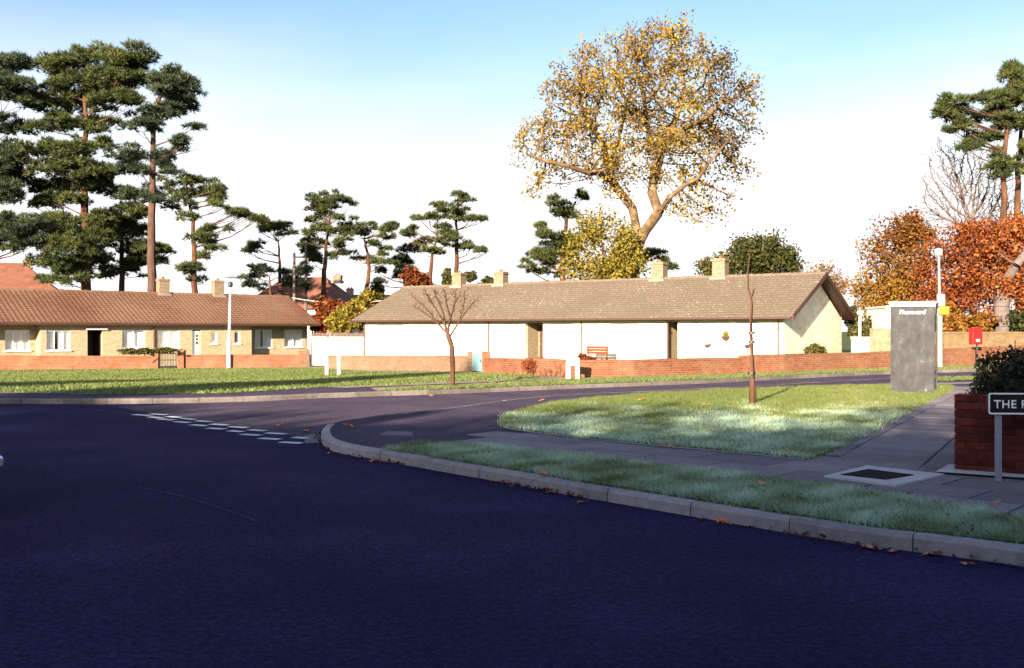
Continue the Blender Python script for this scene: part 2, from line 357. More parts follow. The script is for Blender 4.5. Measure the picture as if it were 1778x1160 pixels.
def offset_line(pts, dist):
    out = []
    for i, p in enumerate(pts):
        a = pts[max(i-1, 0)]; c = pts[min(i+1, len(pts)-1)]; d = Vector((c[0] - a[0], c[1] - a[1])).normalized(); out.append((p[0] - d.y * dist, p[1] + d.x * dist))
    return out
# one big sheet to the horizon
gx = np.concatenate([np.array([-2500,-900,-400,-200,-120]), np.arange(-80, 81, 4.0), np.array([120,200,400,900,2500])])
gy = np.concatenate([np.array([-900,-200,-80]), np.arange(-40, 101, 4.0), np.array([140,200,400,900,3000])])
XX, YY = np.meshgrid(gx, gy); ZZ = T(XX, YY) - .06
gv = np.stack([XX, YY, ZZ], -1).reshape(-1, 3); nx = len(gx)
gf = [(j*nx+i, j*nx+i+1, (j+1)*nx+i+1, (j+1)*nx+i) for j in range(len(gy)-1) for i in range(nx-1)]
tag(link('ground', np_mesh('ground', gv, gf, M['field'], nper=4)), kind='structure')

# far kerb line of the carriageway (left footway, then verge along the side road)
FARK = [(-500,703),(-200,702),(0,701),(180,702),(340,700),(450,697),(500,694.5),(560,691.5),(610,690),(662,688),(720,686.5),(800,683.5),(880,680),(960,676.5),(1100,671),(1180,668),(1250,665),(1340,660),(1440,654.5),(1540,650),(1640,647),(1760,644),(1900,641)]
farw = [G(x, y, 0) for x, y in FARK]
# near kerb: from the right foreground, round the corner into the side road
NEARK = [(2150,1050),(1778,982),(1610,961),(1504,948),(1400,931),(1300,914),(1214,899),(1145,887),(1059,872),(972,857),(886,840),(800,825),(695,806),(630,795),(588,787),(564,778),(557,767),(558,756),(570,746.5),(592,740),(630,736),(661,729.5),(695,717.5),(731,712),(800,705),(863,695),(960,685.5),(1100,679),(1237,673.5),(1400,664),(1540,656),(1700,650.5),(1900,646)]
nearw = [G(x, y, 0 if k < 22 else .11) for k, (x, y) in enumerate(NEARK)]
road_poly = [(-75, -11)] + [(-75, farw[0].y)] + [(p.x, p.y) for p in farw] + [(60, farw[-1].y), (60, -11)]
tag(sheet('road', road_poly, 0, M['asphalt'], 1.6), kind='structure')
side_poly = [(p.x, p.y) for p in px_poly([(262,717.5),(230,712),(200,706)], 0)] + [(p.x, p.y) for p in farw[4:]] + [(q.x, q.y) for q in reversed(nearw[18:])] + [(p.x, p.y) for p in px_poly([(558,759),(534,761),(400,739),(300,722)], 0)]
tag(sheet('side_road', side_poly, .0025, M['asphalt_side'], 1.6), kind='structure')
foot_poly = [(p.x, p.y) for p in nearw] + [(58, nearw[-1].y), (58, -10.5), (nearw[0].x + 9, -10.5)]
fk = smooth_line(nearw, .3, 2)
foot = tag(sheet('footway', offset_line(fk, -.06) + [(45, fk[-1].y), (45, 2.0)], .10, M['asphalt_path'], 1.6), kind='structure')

# far side: footway on the left, big lawn, verge, pale footway along the wall
LAWN = [(-500,684),(0,681),(170,684),(300,684),(390,683),(480,677.5),(560,672),(600,671),(660,671.5),(760,664.5),(860,660.5),(945,658),(930,652.5),(840,648),(720,646.5),(600,643.5),(560,640),(520,638.5),(300,640),(0,643),(-500,646)]
lawn_w = [(p.x, p.y) for p in px_poly(LAWN, .115)]
VERGE_FAR = [(1900,632),(1640,634.5),(1540,640),(1440,644),(1340,648),(1250,651),(1100,656),(1010,658.5),(960,660.5),(890,664.5),(800,669),(760,671),(720,673),(665,676.5)]
vfar_w = offset_line([(p.x, p.y) for p in farw[9:]], .135) + [(p.x, p.y) for p in px_poly(VERGE_FAR, .115)]
fp = offset_line(smooth_line(farw, .6, 2), .05)
WALL_BACK = [(1900,625),(1700,630),(1540,638),(1250,646),(1000,652),(850,646),(720,641),(590,637),(300,636),(0,638),(-500,640)]
wb = [(p.x, p.y) for p in px_poly(WALL_BACK, .1)]
tag(sheet('far_footway', fp + wb, .10, M['pave_far'], 2.0), kind='structure')
LEFT_FOOT = [(p.x, p.y) for p in px_poly([(640,672),(590,671),(480,677),(390,682),(300,683),(170,683),(0,680),(-500,683)], .105)]
tag(sheet('left_footway', offset_line([(p.x, p.y) for p in farw[:10]], .13) + LEFT_FOOT, .105, M['asphalt_path'], 2.0), kind='structure')
lawn = tag(sheet('lawn', lawn_w, .115, M['soil'], 2.0), kind='structure')
vfar = tag(sheet('far_verge', vfar_w, .115, M['soil'], 2.0), kind='structure')

ISLAND = [(866,733),(872,741),(930,750),(1000,758.5),(1100,769),(1250,782),(1330,790),(1402,798),(1440,786),(1490,762),(1540,734),(1580,714),(1620,693),(1638,684),(1655,676),(1650,670),(1600,669.5),(1540,669),(1400,672),(1250,677.5),(1130,684),(1040,691),(960,700),(905,712),(880,720)]
isl_w = [(p.x, p.y) for p in px_poly(ISLAND, .112)]
island = tag(sheet('green', isl_w, .121, M['soil'], 1.0), kind='structure')
STRIP = [(1560,664),(1700,659),(1900,653),(1900,650),(1700,654),(1560,659)]
str_w = [(p.x, p.y) for p in px_poly(STRIP, .112)]
tag(sheet('side_verge', str_w, .112, M['soil'], 1.6), kind='structure')
VERGE = [(668,782),(700,774),(745,769),(812,771.5),(900,784),(1000,791),(1052,797.5),(1136,810),(1224,819),(1339,833),(1473,852),(1554,866),(1659,882),(1778,903),(2150,960)]
ver_w = [(p.x, p.y) for p in px_poly(VERGE, .112)] + offset_line([(p.x, p.y) for p in nearw[:13]], -.135)
verge = tag(sheet('verge', ver_w, .121, M['soil'], .8), kind='structure')

# kerb stones
def kerb(name, pts, mat, length=.915, width=.125, top=.115, sgn=1, gap=.005):
    line = smooth_line(pts, .1525, 2)
    par = None; n = int(round(length / .1525)); k = 0
    bedm = MB()
    def off(i):
        a = line[max(i-1, 0)]; b = line[min(i+1, len(line)-1)]; d = (b - a).normalized(); return Vector((-d.y, d.x)) * sgn
    segs = []
    i = 0
    while i + n < len(line): segs.append((i, i + n)); i += n
    for (a, b) in segs:
        stepi = max(1, n // 3)
        idx = list(range(a, b + 1, stepi))
        if idx[-1] != b: idx.append(b)
        prof = [(0.0, -.05), (0.008, top - .03), (.03, top), (width, top), (width, -.05)]
        jz = random.uniform(-.004, .004); jx = random.uniform(-.005, .005)
        vs = []; pts2 = []
        for q, i2 in enumerate(idx):
            p = line[i2]; o = off(i2)
            if q == 0: p = p + (line[i2+1] - p).normalized() * gap
            if q == len(idx) - 1: p = p + (line[i2-1] - p).normalized() * gap
            for (u, z) in prof:
                c = p + o * (u + jx); vs.append((c.x, c.y, float(T(c.x, c.y)) + z + (jz if z > 0 else 0)))
        m5 = len(prof); fs = []
        for q in range(len(idx) - 1):
            for r in range(m5 - 1): fs.append((q*m5+r, (q+1)*m5+r, (q+1)*m5+r+1, q*m5+r+1))
        fs.append(tuple(range(m5))); fs.append(tuple((len(idx)-1)*m5 + r for r in range(m5-1, -1, -1)))
        b_ = MB().add(vs, fs)
        if par is None:
            par = link(name, None); par['kind'] = 'structure'
        b_.build('kerb_stone', mat, par)
    bl = [];
    for i2 in range(0, len(line), 3):
        o = off(i2); bl.append((line[i2] + o * .02, line[i2] + o * (width - .01)))
    for a, b in bl:
        for c in (a, b): bedm.v.append((c.x, c.y, float(T(c.x, c.y)) + top - .035))
    for q in range(len(bl) - 1): bedm.f.append((2*q, 2*q+1, 2*q+3, 2*q+2))
    bedm.build('bedding', M['mortar'], par)
    return par
NK1 = nearw[:20]
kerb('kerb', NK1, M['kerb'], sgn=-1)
NK2 = nearw[19:23]
kerb('dropped_kerb', NK2, M['kerb'], top=.035, sgn=-1)
NK3 = nearw[22:]
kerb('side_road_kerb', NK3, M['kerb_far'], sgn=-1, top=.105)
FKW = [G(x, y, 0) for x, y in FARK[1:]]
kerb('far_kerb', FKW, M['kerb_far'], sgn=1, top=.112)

# edging strip along the near side of the green
def ribbon(name, pts, width, lift, mat, sgn=1, thick=.0):
    line = smooth_line(pts, .3, 1); b = MB()
    for i, p in enumerate(line):
        a = line[max(i-1, 0)]; c = line[min(i+1, len(line)-1)]; d = (c - a).normalized(); o = Vector((-d.y, d.x)) * sgn
        for q in (p, p + o * width): b.v.append((q.x, q.y, float(T(q.x, q.y)) + lift))
    for i in range(len(line) - 1): b.f.append((2*i, 2*i+1, 2*i+3, 2*i+2))
    return b.build(name, mat)
tag(ribbon('path_edging', [G(x, y, .118) for x, y in [(866,730),(868,738),(876,744),(930,751.5),(1000,760),(1100,770.5),(1250,783.5),(1330,791.5),(1404,799.5)]], .07, .118, M['kerb'], 1), kind='structure')
tag(ribbon('lawn_edging', [G(x, y, .12) for x, y in [(-300,683.5),(0,681.5),(90,682.5),(170,684)]], .12, .12, M['kerb'], 1), kind='structure')
tag(ribbon('back_path', [G(x, y, .122) for x, y in [(600,673.5),(680,670),(760,667),(860,662.5),(960,658)]], .9, .122, M['pave_far'], 1), kind='structure')
tag(ribbon('kiosk_path', [G(x, y, .108) for x, y in [(1560,668.5),(1640,667),(1760,665)]], .8, .108, M['slab'], 1), kind='structure')

# paving slabs
def inside(P, poly):
    x, y = P[:, 0], P[:, 1]; r = np.zeros(len(P), bool); n = len(poly)
    for i in range(n):
        x0, y0 = poly[i][0], poly[i][1]; x1, y1 = poly[(i+1) % n][0], poly[(i+1) % n][1]
        c = ((y0 > y) != (y1 > y)) & (x < (x1 - x0) * (y - y0) / ((y1 - y0) if y1 != y0 else 1e-9) + x0); r ^= c
    return r
def slabs(parent, origin, u, poly, L, Wd, ni, nj, lift):
    v = Vector((-u.y, u.x)); data = []
    for q in range(5):
        b = MB().box(-L/2+.009, L/2-.009, -Wd/2+.009, Wd/2-.009, -.05, 0); data.append(b.mesh('paving_slab', bevel=.006)); data[-1].materials.append(M['slab'])
    for j in range(-nj, nj):
        for i in range(-ni, ni):
            c = Vector(origin) + u * ((i + (.5 if j % 2 else 0)) * L) + v * (j * Wd)
            if not inside(np.array([[(c + u * a_ * L * .42 + v * b_ * Wd * .42).x, (c + u * a_ * L * .42 + v * b_ * Wd * .42).y] for a_, b_ in ((0, 0), (1, 1), (-1, 1), (1, -1), (-1, -1))]), poly).sum() >= 2: continue
            o = link('paving_slab', random.choice(data), parent)
            o.location = (c.x, c.y, float(T(c.x, c.y)) + lift + random.uniform(-.002, .0025))
            o.rotation_euler = (random.uniform(-.004, .004), random.uniform(-.004, .004), math.atan2(u.y, u.x) + random.uniform(-.006, .006))
PA = [(p.x, p.y) for p in px_poly([(800,776),(835,768),(915,757),(880,742),(1000,757),(1250,781),(1402,797),(1475,806),(1560,812),(1650,822),(1778,836),(2100,872),(2150,960),(1778,904),(1530,868),(1240,827),(1000,793),(900,781)], .1)]
PB = [(p.x, p.y) for p in px_poly([(1404,798),(1490,762),(1540,734),(1580,714),(1620,693),(1655,676),(1700,668),(1760,668),(1760,690),(1760,830),(1640,815),(1475,806)], .1)]
pave = sheet('paving', PA, .1035, M['asphalt_path'], 1.2); pave['kind'] = 'structure'
a0 = G(900, 750, 0); a1 = G(1402, 799, 0); ua = Vector((a1.x - a0.x, a1.y - a0.y)).normalized()
slabs(pave, (a0.x, a0.y), ua, PA, .9, .6, 16, 10, .107)
b0 = G(1402, 798, 0); b1 = G(1620, 693, 0); ub = Vector((b1.x - b0.x, b1.y - b0.y)).normalized()
slabs(pave, (b0.x, b0.y), ub, PB, .6, .9, 40, 10, .1125)

# road markings: two rows of give-way dashes, faint edge dashes, a seam and a thin joint line
gw = link('give_way_marking', None); gw['kind'] = 'structure'
def dash(parent, p0, p1, wpx0, lift=.0065, name='dash', mat=None):
    p0 = Vector((p0.x, p0.y)); p1 = Vector((p1.x, p1.y)); d = (p1 - p0).normalized(); o = Vector((-d.y, d.x)) * wpx0 / 2
    b = MB(); n = 4
    for k in range(n + 1):
        c = p0 + (p1 - p0) * k / n
        for q in (c - o, c + o): b.v.append((q.x + random.uniform(-.006, .006), q.y + random.uniform(-.006, .006), float(T(q.x, q.y)) + lift))
    for k in range(n): b.f.append((2*k, 2*k+1, 2*k+3, 2*k+2))
    return b.build(name, mat or M['paint'], parent)
row1 = [(232,720,262,722.5),(258,724,280,726.5),(277,727,303,731),(304,731.5,330,735.5),(332,737,357,741),(360,743,390,746.5),(398,748,421,751),(420,753,452,758),(451,760,486,765),(487,766.5,524,772)]
row2 = [(262,718.5,290,721.5),(290,723,313,726),(316,726,339,730),(342,730,368,734.5),(367,735.5,396,740),(398,740,430,744.5),(432,746,462,749.5),(462,751,496,755.5),(510,760,532,761.5)]
for (x0, y0, x1, y1) in row1 + row2:
    a = G(x0, (y0 + y1) / 2 - 1.0, 0); b = G(x1, (y0 + y1) / 2 + 1.0, 0)
    dash(gw, a, b, .15)
for (x0, y0, x1, y1) in [(70,705,120,707),(130,709,150,711),(155,711,182,714),(195,715,222,718)]:
    dash(gw, G(x0, y0, 0), G(x1, y1, 0), .08, mat=M['seam'])
sj = tag(ribbon('road_joint', [G(x, y, .003) for x, y in [(250,718),(300,715.5),(400,710.5),(500,706.5)]], .07, .0065, M['seam']), kind='structure')
rs = tag(ribbon('road_seam', [G(x, y, .003) for x, y in [(240,846),(300,857),(350,872),(400,888),(450,908)]], .022, .003, M['seam']), kind='structure')
tag(sheet('tar_patch', [(p.x, p.y) for p in px_poly([(528,756),(562,751),(563,768),(530,770)], .006)], .006, M['tar'], 1), kind='structure')

# covers let into the footway
def cover(name, label, quad, inner, lift, outer_mat, inner_mat):
    q = [G(x, y, lift) for x, y in quad]; b = MB()
    b.v = [(p.x, p.y, float(T(p.x, p.y)) + lift) for p in q] + [(p.x, p.y, -.05) for p in q]
    b.f = [(0,1,2,3),(0,4,5,1),(1,5,6,2),(2,6,7,3),(3,7,4,0)]
    o = b.build(name, outer_mat); tag(o, label, 'manhole cover')
    if inner:
        q = [G(x, y, lift + .006) for x, y in inner]; b = MB()
        b.v = [(p.x, p.y, p.z) for p in q] + [(p.x, p.y, p.z - .02) for p in q]
        b.f = [(0,1,2,3),(0,4,5,1),(1,5,6,2),(2,6,7,3),(3,7,4,0)]
        b.build('iron_lid', inner_mat, o)
    return o
cover('inspection_cover', 'dark iron inspection cover in pale concrete frame by the brick wall', [(1430,826),(1506,808),(1640,823),(1556,842)], [(1459,823.5),(1508,814),(1587,824),(1538,832)], .125, M['concrete'], M['iron'])
cover('pavement_cover', 'pale concrete cover set in dark asphalt at the kerb corner', [(658,754),(672,749),(715,749.5),(718,757)], None, .108, M['slab'], None)

# ------------------------------------------------------------------ foliage tools
def vnoise(x, y, s, seed=0):
    r = np.random.default_rng(seed); t = np.zeros_like(x)
    for k in range(7):
        a = r.uniform(0, 6.28); f = s * r.uniform(.5, 2.0); t += np.sin(x * f * math.cos(a) + y * f * math.sin(a) + r.uniform(0, 6.28))
    return t / 7
def rand_unit(n):
    v = RNG.normal(size=(n, 3)); return v / np.linalg.norm(v, axis=1, keepdims=True)
def leaf_mesh(name, centers, size, mat, tint, flat=0.0, aspect=.7, droop=.0):
    n = len(centers); u = rand_unit(n); u[:, 2] *= (1 - flat); u /= np.linalg.norm(u, axis=1, keepdims=True)
    w_ = rand_unit(n); v = np.cross(u, w_); v /= np.linalg.norm(v, axis=1, keepdims=True) + 1e-9
    s = (size * RNG.uniform(.6, 1.3, n))[:, None]
    nrm = np.cross(u, v)
    a = centers - u * s * .5; c = centers + u * s * .5; b = centers + v * s * .5 * aspect + nrm * s * .12; d = centers - v * s * .5 * aspect + nrm * s * .12
    V = np.stack([a, b, c, d], 1).reshape(-1, 3); F = np.arange(4 * n).reshape(n, 4)
    return np_mesh(name, V, F, mat, {'tint': np.repeat(tint, 4)}, 4)
def tuft_mesh(name, centers, outd, length, mat, tint, k=7, width=.11):
    n = len(centers); C_ = np.repeat(centers, k, 0); O = np.repeat(outd, k, 0)
    d = O * .75 + rand_unit(n * k) * .8; d /= np.linalg.norm(d, axis=1, keepdims=True)
    p = np.cross(d, rand_unit(n * k)); p /= np.linalg.norm(p, axis=1, keepdims=True) + 1e-9
    L = (length * RNG.uniform(.6, 1.3, n * k))[:, None]
    a = C_ - p * width * L / .4 * .4; b = C_ + p * width * L / .4 * .4; t = C_ + d * L
    V = np.stack([a, b, t], 1).reshape(-1, 3); F = np.arange(3 * n * k).reshape(-1, 3)
    tt = np.repeat(np.repeat(tint, k) + RNG.normal(0, .08, n * k), 3)
    return np_mesh(name, V, F, mat, {'tint': np.clip(tt, 0, 1)}, 3)
def grow(skel, attract, step=.5, kill=.8, influence=6, iters=140, wobble=.12, up=.0):
    """space colonisation: skel = list of polylines (first point of each must lie on an earlier one or be the root)"""
    nodes = []; par = []
    def nearest(p):
        a = np.array(nodes); return int(np.argmin(((a - p) ** 2).sum(1)))
    for pl in skel:
        prev = -1
        for q in range(len(pl) - 1):
            a = np.array(pl[q], float); b = np.array(pl[q+1], float); L = np.linalg.norm(b - a); m = max(1, int(L / step))
            if q == 0:
                if not nodes: nodes.append(a); par.append(-1); prev = 0
                else: prev = nearest(a)
            for k in range(1, m + 1):
                nodes.append(a + (b - a) * k / m); par.append(prev); prev = len(nodes) - 1
    A = np.array(attract, float)
    for it in range(iters):
        if len(A) == 0: break
        N = np.array(nodes)
        best = np.empty(len(A), int); bd = np.empty(len(A))
        for s0 in range(0, len(A), 400):
            d2 = ((A[s0:s0+400, None, :] - N[None]) ** 2).sum(2); j = d2.argmin(1); best[s0:s0+400] = j; bd[s0:s0+400] = np.sqrt(d2[np.arange(len(j)), j])
        keep = bd > kill; A = A[keep]; best = best[keep]; bd = bd[keep]
        if len(A) == 0: break
        ok = bd < influence
        if not ok.any(): influence *= 1.5; continue
        acc = {}
        for a, b in zip(A[ok], best[ok]):
            dv = a - N[b]; acc.setdefault(b, []).append(dv / (np.linalg.norm(dv) + 1e-9))
        added = 0
        for b, l in acc.items():
            dv = np.mean(l, 0) + RNG.normal(0, wobble, 3); dv[2] += up; nn = np.linalg.norm(dv)
            if nn < 1e-6: continue
            q = N[b] + dv / nn * step
            nodes.append(q); par.append(b); added += 1
        if not added: break
        if len(nodes) > 9000: break
    return np.array(nodes), np.array(par)
def tree_mesh(name, nodes, par, mat, rtip=.02, expo=2.4, rmax=None, nside=5, taper=False):
    n = len(nodes); nch = np.zeros(n, int)
    for i in range(n):
        if par[i] >= 0: nch[par[i]] += 1
    acc = np.zeros(n); rad = np.zeros(n)
    for i in range(n - 1, -1, -1):
        rad[i] = rtip if nch[i] == 0 else acc[i] ** (1 / expo)
        if par[i] >= 0: acc[par[i]] += rad[i] ** expo
    if rmax: 
        k = np.log(rmax / rtip) / max(1e-6, np.log(rad.max() / rtip)); rad = rtip * (rad / rtip) ** k
    if taper: zz = np.array([q[2] for q in nodes]); rad = rmax + (rtip - rmax) * ((zz - zz.min()) / (zz.max() - zz.min())) ** .8
    mainc = np.full(n, -1)
    for i in range(n):
        p = par[i]
        if p >= 0 and (mainc[p] < 0 or rad[i] > rad[mainc[p]]): mainc[p] = i
    V = []; F = []
    for i in range(n):
        p = par[i]
        if p < 0: continue
        a = Vector(nodes[p]); b = Vector(nodes[i]); d = b - a
        if d.length < 1e-5: continue
        d.normalize(); ref = Vector((.31, .17, .93)) if abs(d.z) < .8 else Vector((.95, .2, .1)); u = d.cross(ref).normalized(); v = d.cross(u)
        ra = rad[p] if mainc[p] == i else min(rad[p], rad[i] * 1.3); rb = rad[i]; ns = (9 if rb > .12 else nside) if rb > .05 else 3; base = len(V)
        a2 = a - d * ra * (.12 if mainc[p] == i else .5)
        for (c, r_) in ((a2, ra), (b, rb)):
            for q in range(ns):
                t = 2 * math.pi * q / ns; V.append(tuple(c + (u * math.cos(t) + v * math.sin(t)) * r_))
        for q in range(ns): F.append((base+q, base+(q+1) % ns, base+ns+(q+1) % ns, base+ns+q))
    m = bpy.data.meshes.new(name); m.from_pydata(V, [], F); m.materials.append(mat)
    for f in m.polygons: f.use_smooth = True
    tips = np.where(nch == 0)[0]; return m, rad, nch
def ell_points(D, ells, n, depth=.8, shell=2.2):
    """points in the union of picture ellipses (px,py,rx,ry[,weight]) blown up to ellipsoids at distance D"""
    wts = np.array([e[2] * e[3] * (e[4] if len(e) > 4 else 1) for e in ells], float); wts /= wts.sum(); cnt = RNG.multinomial(n, wts); out = []
    for e, c in zip(ells, cnt):
        d = rand_unit(c) * (RNG.uniform(0, 1, c) ** (1 / shell))[:, None]
        lump = 1 + .26 * np.sin(d[:, 0] * 5 + e[0]) * np.sin(d[:, 2] * 6 + e[1]) + .14 * np.sin(d[:, 0] * 11 + d[:, 2] * 9 + e[1]) * np.sin(d[:, 1] * 8 + e[0])
        d = d * lump[:, None]
        dd = D + d[:, 1] * e[2] / FPX * D * depth
        px = e[0] + d[:, 0] * e[2]; py = e[1] - d[:, 2] * e[3]
        out.append(np.stack([(px - CX) / FPX * dd, dd, EYE + (HY - py) / FPX * dd], 1))
    return np.concatenate(out)
def gz(x, y): return float(T(x, y)) - .06
def broadleaf(name, label, D, trunk, limbs, ells, n_att, n_leaf, leaf, lmat, bmat, rbase, rtip=.02, step=.5, kill=.9, group=None, cat='tree', depth=.8, near=.45, jit=.35, shell=2.6, tfun=None, att_ells=None, dense=0.0, clus=1.6):
    base = W(trunk[0][0], trunk[0][1], D); base.z = gz(base.x, base.y) - .1
    skel = [[tuple(base)] + [tuple(W(x, y, D + (dd[0] if dd else 0))) for x, y, *dd in trunk]]
    for l in limbs: skel.append([tuple(W(x, y, D + (dd[0] if dd else 0))) for x, y, *dd in l])
    A = ell_points(D, att_ells or ells, n_att, depth, shell)
    nodes, par = grow(skel, A, step, kill)
    root = thing(name, label, cat, base, group=group)
    nodes = nodes - np.array(base)
    m, rad, nch = tree_mesh(name + '_trunk', nodes, par, bmat, rtip, rmax=rbase)
    link('trunk', m, root)
    if n_leaf:
        cand = np.where(rad < rtip * 2.2)[0]
        wgt = np.clip(.34 + 1.3 * vnoise(nodes[cand, 0] + nodes[cand, 1] * .7, nodes[cand, 2], clus, 21) + 1.2 * vnoise(nodes[cand, 0] * 1.0, nodes[cand, 2] + nodes[cand, 1] * .8, clus * 2.2, 22), .02, 2); wgt /= wgt.sum()
        c = nodes[RNG.choice(cand, int(n_leaf * (1 - dense)), p=wgt)] + RNG.normal(0, jit, (int(n_leaf * (1 - dense)), 3))
        if dense:
            c2 = ell_points(D, ells, int(n_leaf * dense), depth, shell) - np.array(base); c = np.concatenate([c, c2])
        c = c[c[:, 2] > .3]
        tint = np.clip(RNG.normal(.5, .27, len(c)), 0, 1)
        if tfun is not None: tint = np.clip(tfun(c + np.array(base), tint), 0, 1)
        link('crown', leaf_mesh(name + '_crown', c, leaf, lmat, tint), root)
    return root
def pine(name, label, D, trunks, pads, rbase, mat='needles', bark='bark_pine', dens=115, group='pine trees behind the bungalows', tl=.36, full=1.0):
    x0, y0 = trunks[0][0]; base = W(x0, y0, D); base.z = gz(base.x, base.y) - .1
    root = thing(name, label, 'tree', base, group=group); B = np.array(base)
    axes = []
    for ti, tr in enumerate(trunks):
        pts = [W(x, y, D + ti * 1.5) for x, y in tr]
        bp = pts[0].copy(); bp.z = gz(bp.x, bp.y) - .1
        if ti == 0 or True: pts = [bp] + pts
        L = len(pts); rr = [rbase * (1 - .72 * i / (L - 1)) for i in range(L)]
        fine = []; fr = []
        for i in range(L - 1):
            for k in range(4):
                t = k / 4; fine.append(pts[i].lerp(pts[i+1], t) + Vector((random.gauss(0, .03), random.gauss(0, .03), 0))); fr.append(rr[i] * (1 - t) + rr[i+1] * t)
        fine.append(pts[-1]); fr.append(rr[-1])
        MB().tube([p - base for p in fine], fr, 9).build('trunk', M[bark], root, smooth=True)
        axes.append(fine)
    extra = []
    for _ in range(int(len(pads) * .9 * full)):
        a = random.choice(pads); b = min((q for q in pads if q is not a), key=lambda q: math.hypot(q[0]-a[0], (q[1]-a[1])*.7) * random.uniform(.6, 1.8)); t = random.uniform(.25, .75); k = random.uniform(.35, .62)
        extra.append((a[0]+(b[0]-a[0])*t + random.gauss(0, 3), a[1]+(b[1]-a[1])*t + random.gauss(0, 3), (a[2]+b[2])/2*k, (a[3]+b[3])/2*random.uniform(.5, .9)))
    pads = list(pads) + extra
    lim = MB(); cs = []; od = []; tn = []
    for (px, py, rx, ry) in pads:
        rxm = rx / FPX * D * 1.1; rym = ry / FPX * D * 1.30 * full ** .8
        dy = random.uniform(-1, 1) * rxm * .9; dd = D + dy
        c = W(px, py, dd)
        ax = min(axes, key=lambda a: min((p - c).length for p in a)); 
        tgt = c.z - .35 * math.hypot(c.x - ax[-1].x, c.y - ax[-1].y); j = min(range(len(ax)), key=lambda i: abs(ax[i].z - tgt))
        s = ax[j]; mid = s.lerp(c, .55) + Vector((random.gauss(0, .15), random.gauss(0, .15), -.12 * (c - s).length * .5)); r0 = min(rbase * .28, .03 + .014 * (c - s).length)
        lim.tube([s - base, s.lerp(mid, .5) - base, mid - base, c - base], [r0, r0 * .8, r0 * .6, r0 * .25], 5, False)
        nsub = max(2, int(rxm * 1.6))
        for q in range(nsub):
            a = random.uniform(0, 6.28); rr_ = random.uniform(.3, .95)
            e = c + Vector((math.cos(a) * rxm * rr_, math.sin(a) * rxm * rr_ * .8, random.uniform(-.2, .4) * rym))
            lim.tube([mid - base, mid.lerp(e, .5) + Vector((0, 0, -.1)) - base, e - base], [r0 * .4, r0 * .3, .015], 4, False)
            # clumps of tufts round each twig end
        nclump = max(5, int(rxm * rym * 9.0)); 
        for q in range(nclump):
            d = rand_unit(1)[0]; 
            if d[2] < -.35: d[2] *= -.6
            rr_ = random.uniform(.2, 1.12) ** .5
            cc = np.array(c) + d * rr_ * np.array([rxm * .92, rxm * .8, rym * .85])
            cr = random.uniform(.22, .62) * min(1.3, max(.7, rym))
            nt_ = int(dens * .24 * cr / .45) + 4
            dv = rand_unit(nt_); dv[:, 2] = np.where(dv[:, 2] < -.2, -dv[:, 2] * .5, dv[:, 2])
            pos = cc + dv * (RNG.uniform(.3, 1, nt_) ** .6)[:, None] * cr * np.array([1.15, 1.15, .8])
            cs.append(pos - B); o = dv * .8 + np.array([0, 0, .45]); od.append(o / np.linalg.norm(o, axis=1, keepdims=True))
            tn.append(np.clip(RNG.normal(.5, .12, nt_) + random.uniform(-.25, .25), 0, 1))
    lim.build('limbs', M['bark_dark'], root, smooth=True)['kind'] = 'stuff'
    link('crown', tuft_mesh(name + '_crown', np.concatenate(cs), np.concatenate(od), tl, M[mat], np.concatenate(tn), 7, .085), root)
    return root
def scatter_poly(poly, n):
    P = np.array([(p[0], p[1]) for p in poly]); lo = P.min(0); hi = P.max(0); out = []
    tot = 0
    while tot < n:
        q = RNG.uniform(lo, hi, (n * 2, 2)); q = q[inside(q, poly)]; out.append(q); tot += len(q)
    return np.concatenate(out)[:n]
def area(poly):
    return abs(sum(poly[i][0]*poly[(i+1) % len(poly)][1] - poly[(i+1) % len(poly)][0]*poly[i][1] for i in range(len(poly)))) / 2
def grass(name, label, poly, dens, h, wd, lift, frostf, maxn=120000):
    n = min(maxn, int(area(poly) * dens)); P = scatter_poly(poly, n); P = P + RNG.normal(0, .035, P.shape)
    cl = .6 * vnoise(P[:, 0], P[:, 1], 3.0, 3) + .7 * vnoise(P[:, 0], P[:, 1], 9.0, 13); cl2 = vnoise(P[:, 0], P[:, 1], .6, 5)
    hh = h * RNG.uniform(.5, 1.35, n) * (1 + .55 * cl)
    z = T(P[:, 0], P[:, 1]) + lift - .01
    a = RNG.uniform(0, 6.28, n); dx = np.cos(a) * wd * .5; dy = np.sin(a) * wd * .5
    le = RNG.normal(0, .55, (n, 2)) * hh[:, None]
    v0 = np.stack([P[:, 0] - dx, P[:, 1] - dy, z], 1); v1 = np.stack([P[:, 0] + dx, P[:, 1] + dy, z], 1); v2 = np.stack([P[:, 0] + le[:, 0], P[:, 1] + le[:, 1], z + hh], 1)
    V = np.stack([v0, v1, v2], 1).reshape(-1, 3)
    tint = np.clip(.5 + .2 * cl + .22 * cl2 + RNG.normal(0, .13, n), 0, 1)
    fr = np.clip(frostf(P[:, 0], P[:, 1]) + .75 * cl + RNG.normal(0, .14, n), 0, .9)
    frv = np.stack([fr * .6, fr * .6, fr], 1).ravel()
    o = link(name, np_mesh(name, V, np.arange(3 * n).reshape(n, 3), M['grass'], {'tint': np.repeat(tint, 3), 'frost': frv}, 3))
    return tag(o, label, 'grass', kind='stuff')
grass('verge_grass', 'frosted short grass on the strip beside the near kerb', ver_w, 6500, .055, .009, .121, lambda x, y: .38 + 0 * x, 90000)
grass('green_grass', 'frosty grass turning green on the triangular lawn round the sapling', isl_w, 2000, .055, .015, .121, lambda x, y: .56 - 1.15 * sm((y - 12.8 - .12 * x) / 8.5), 150000)
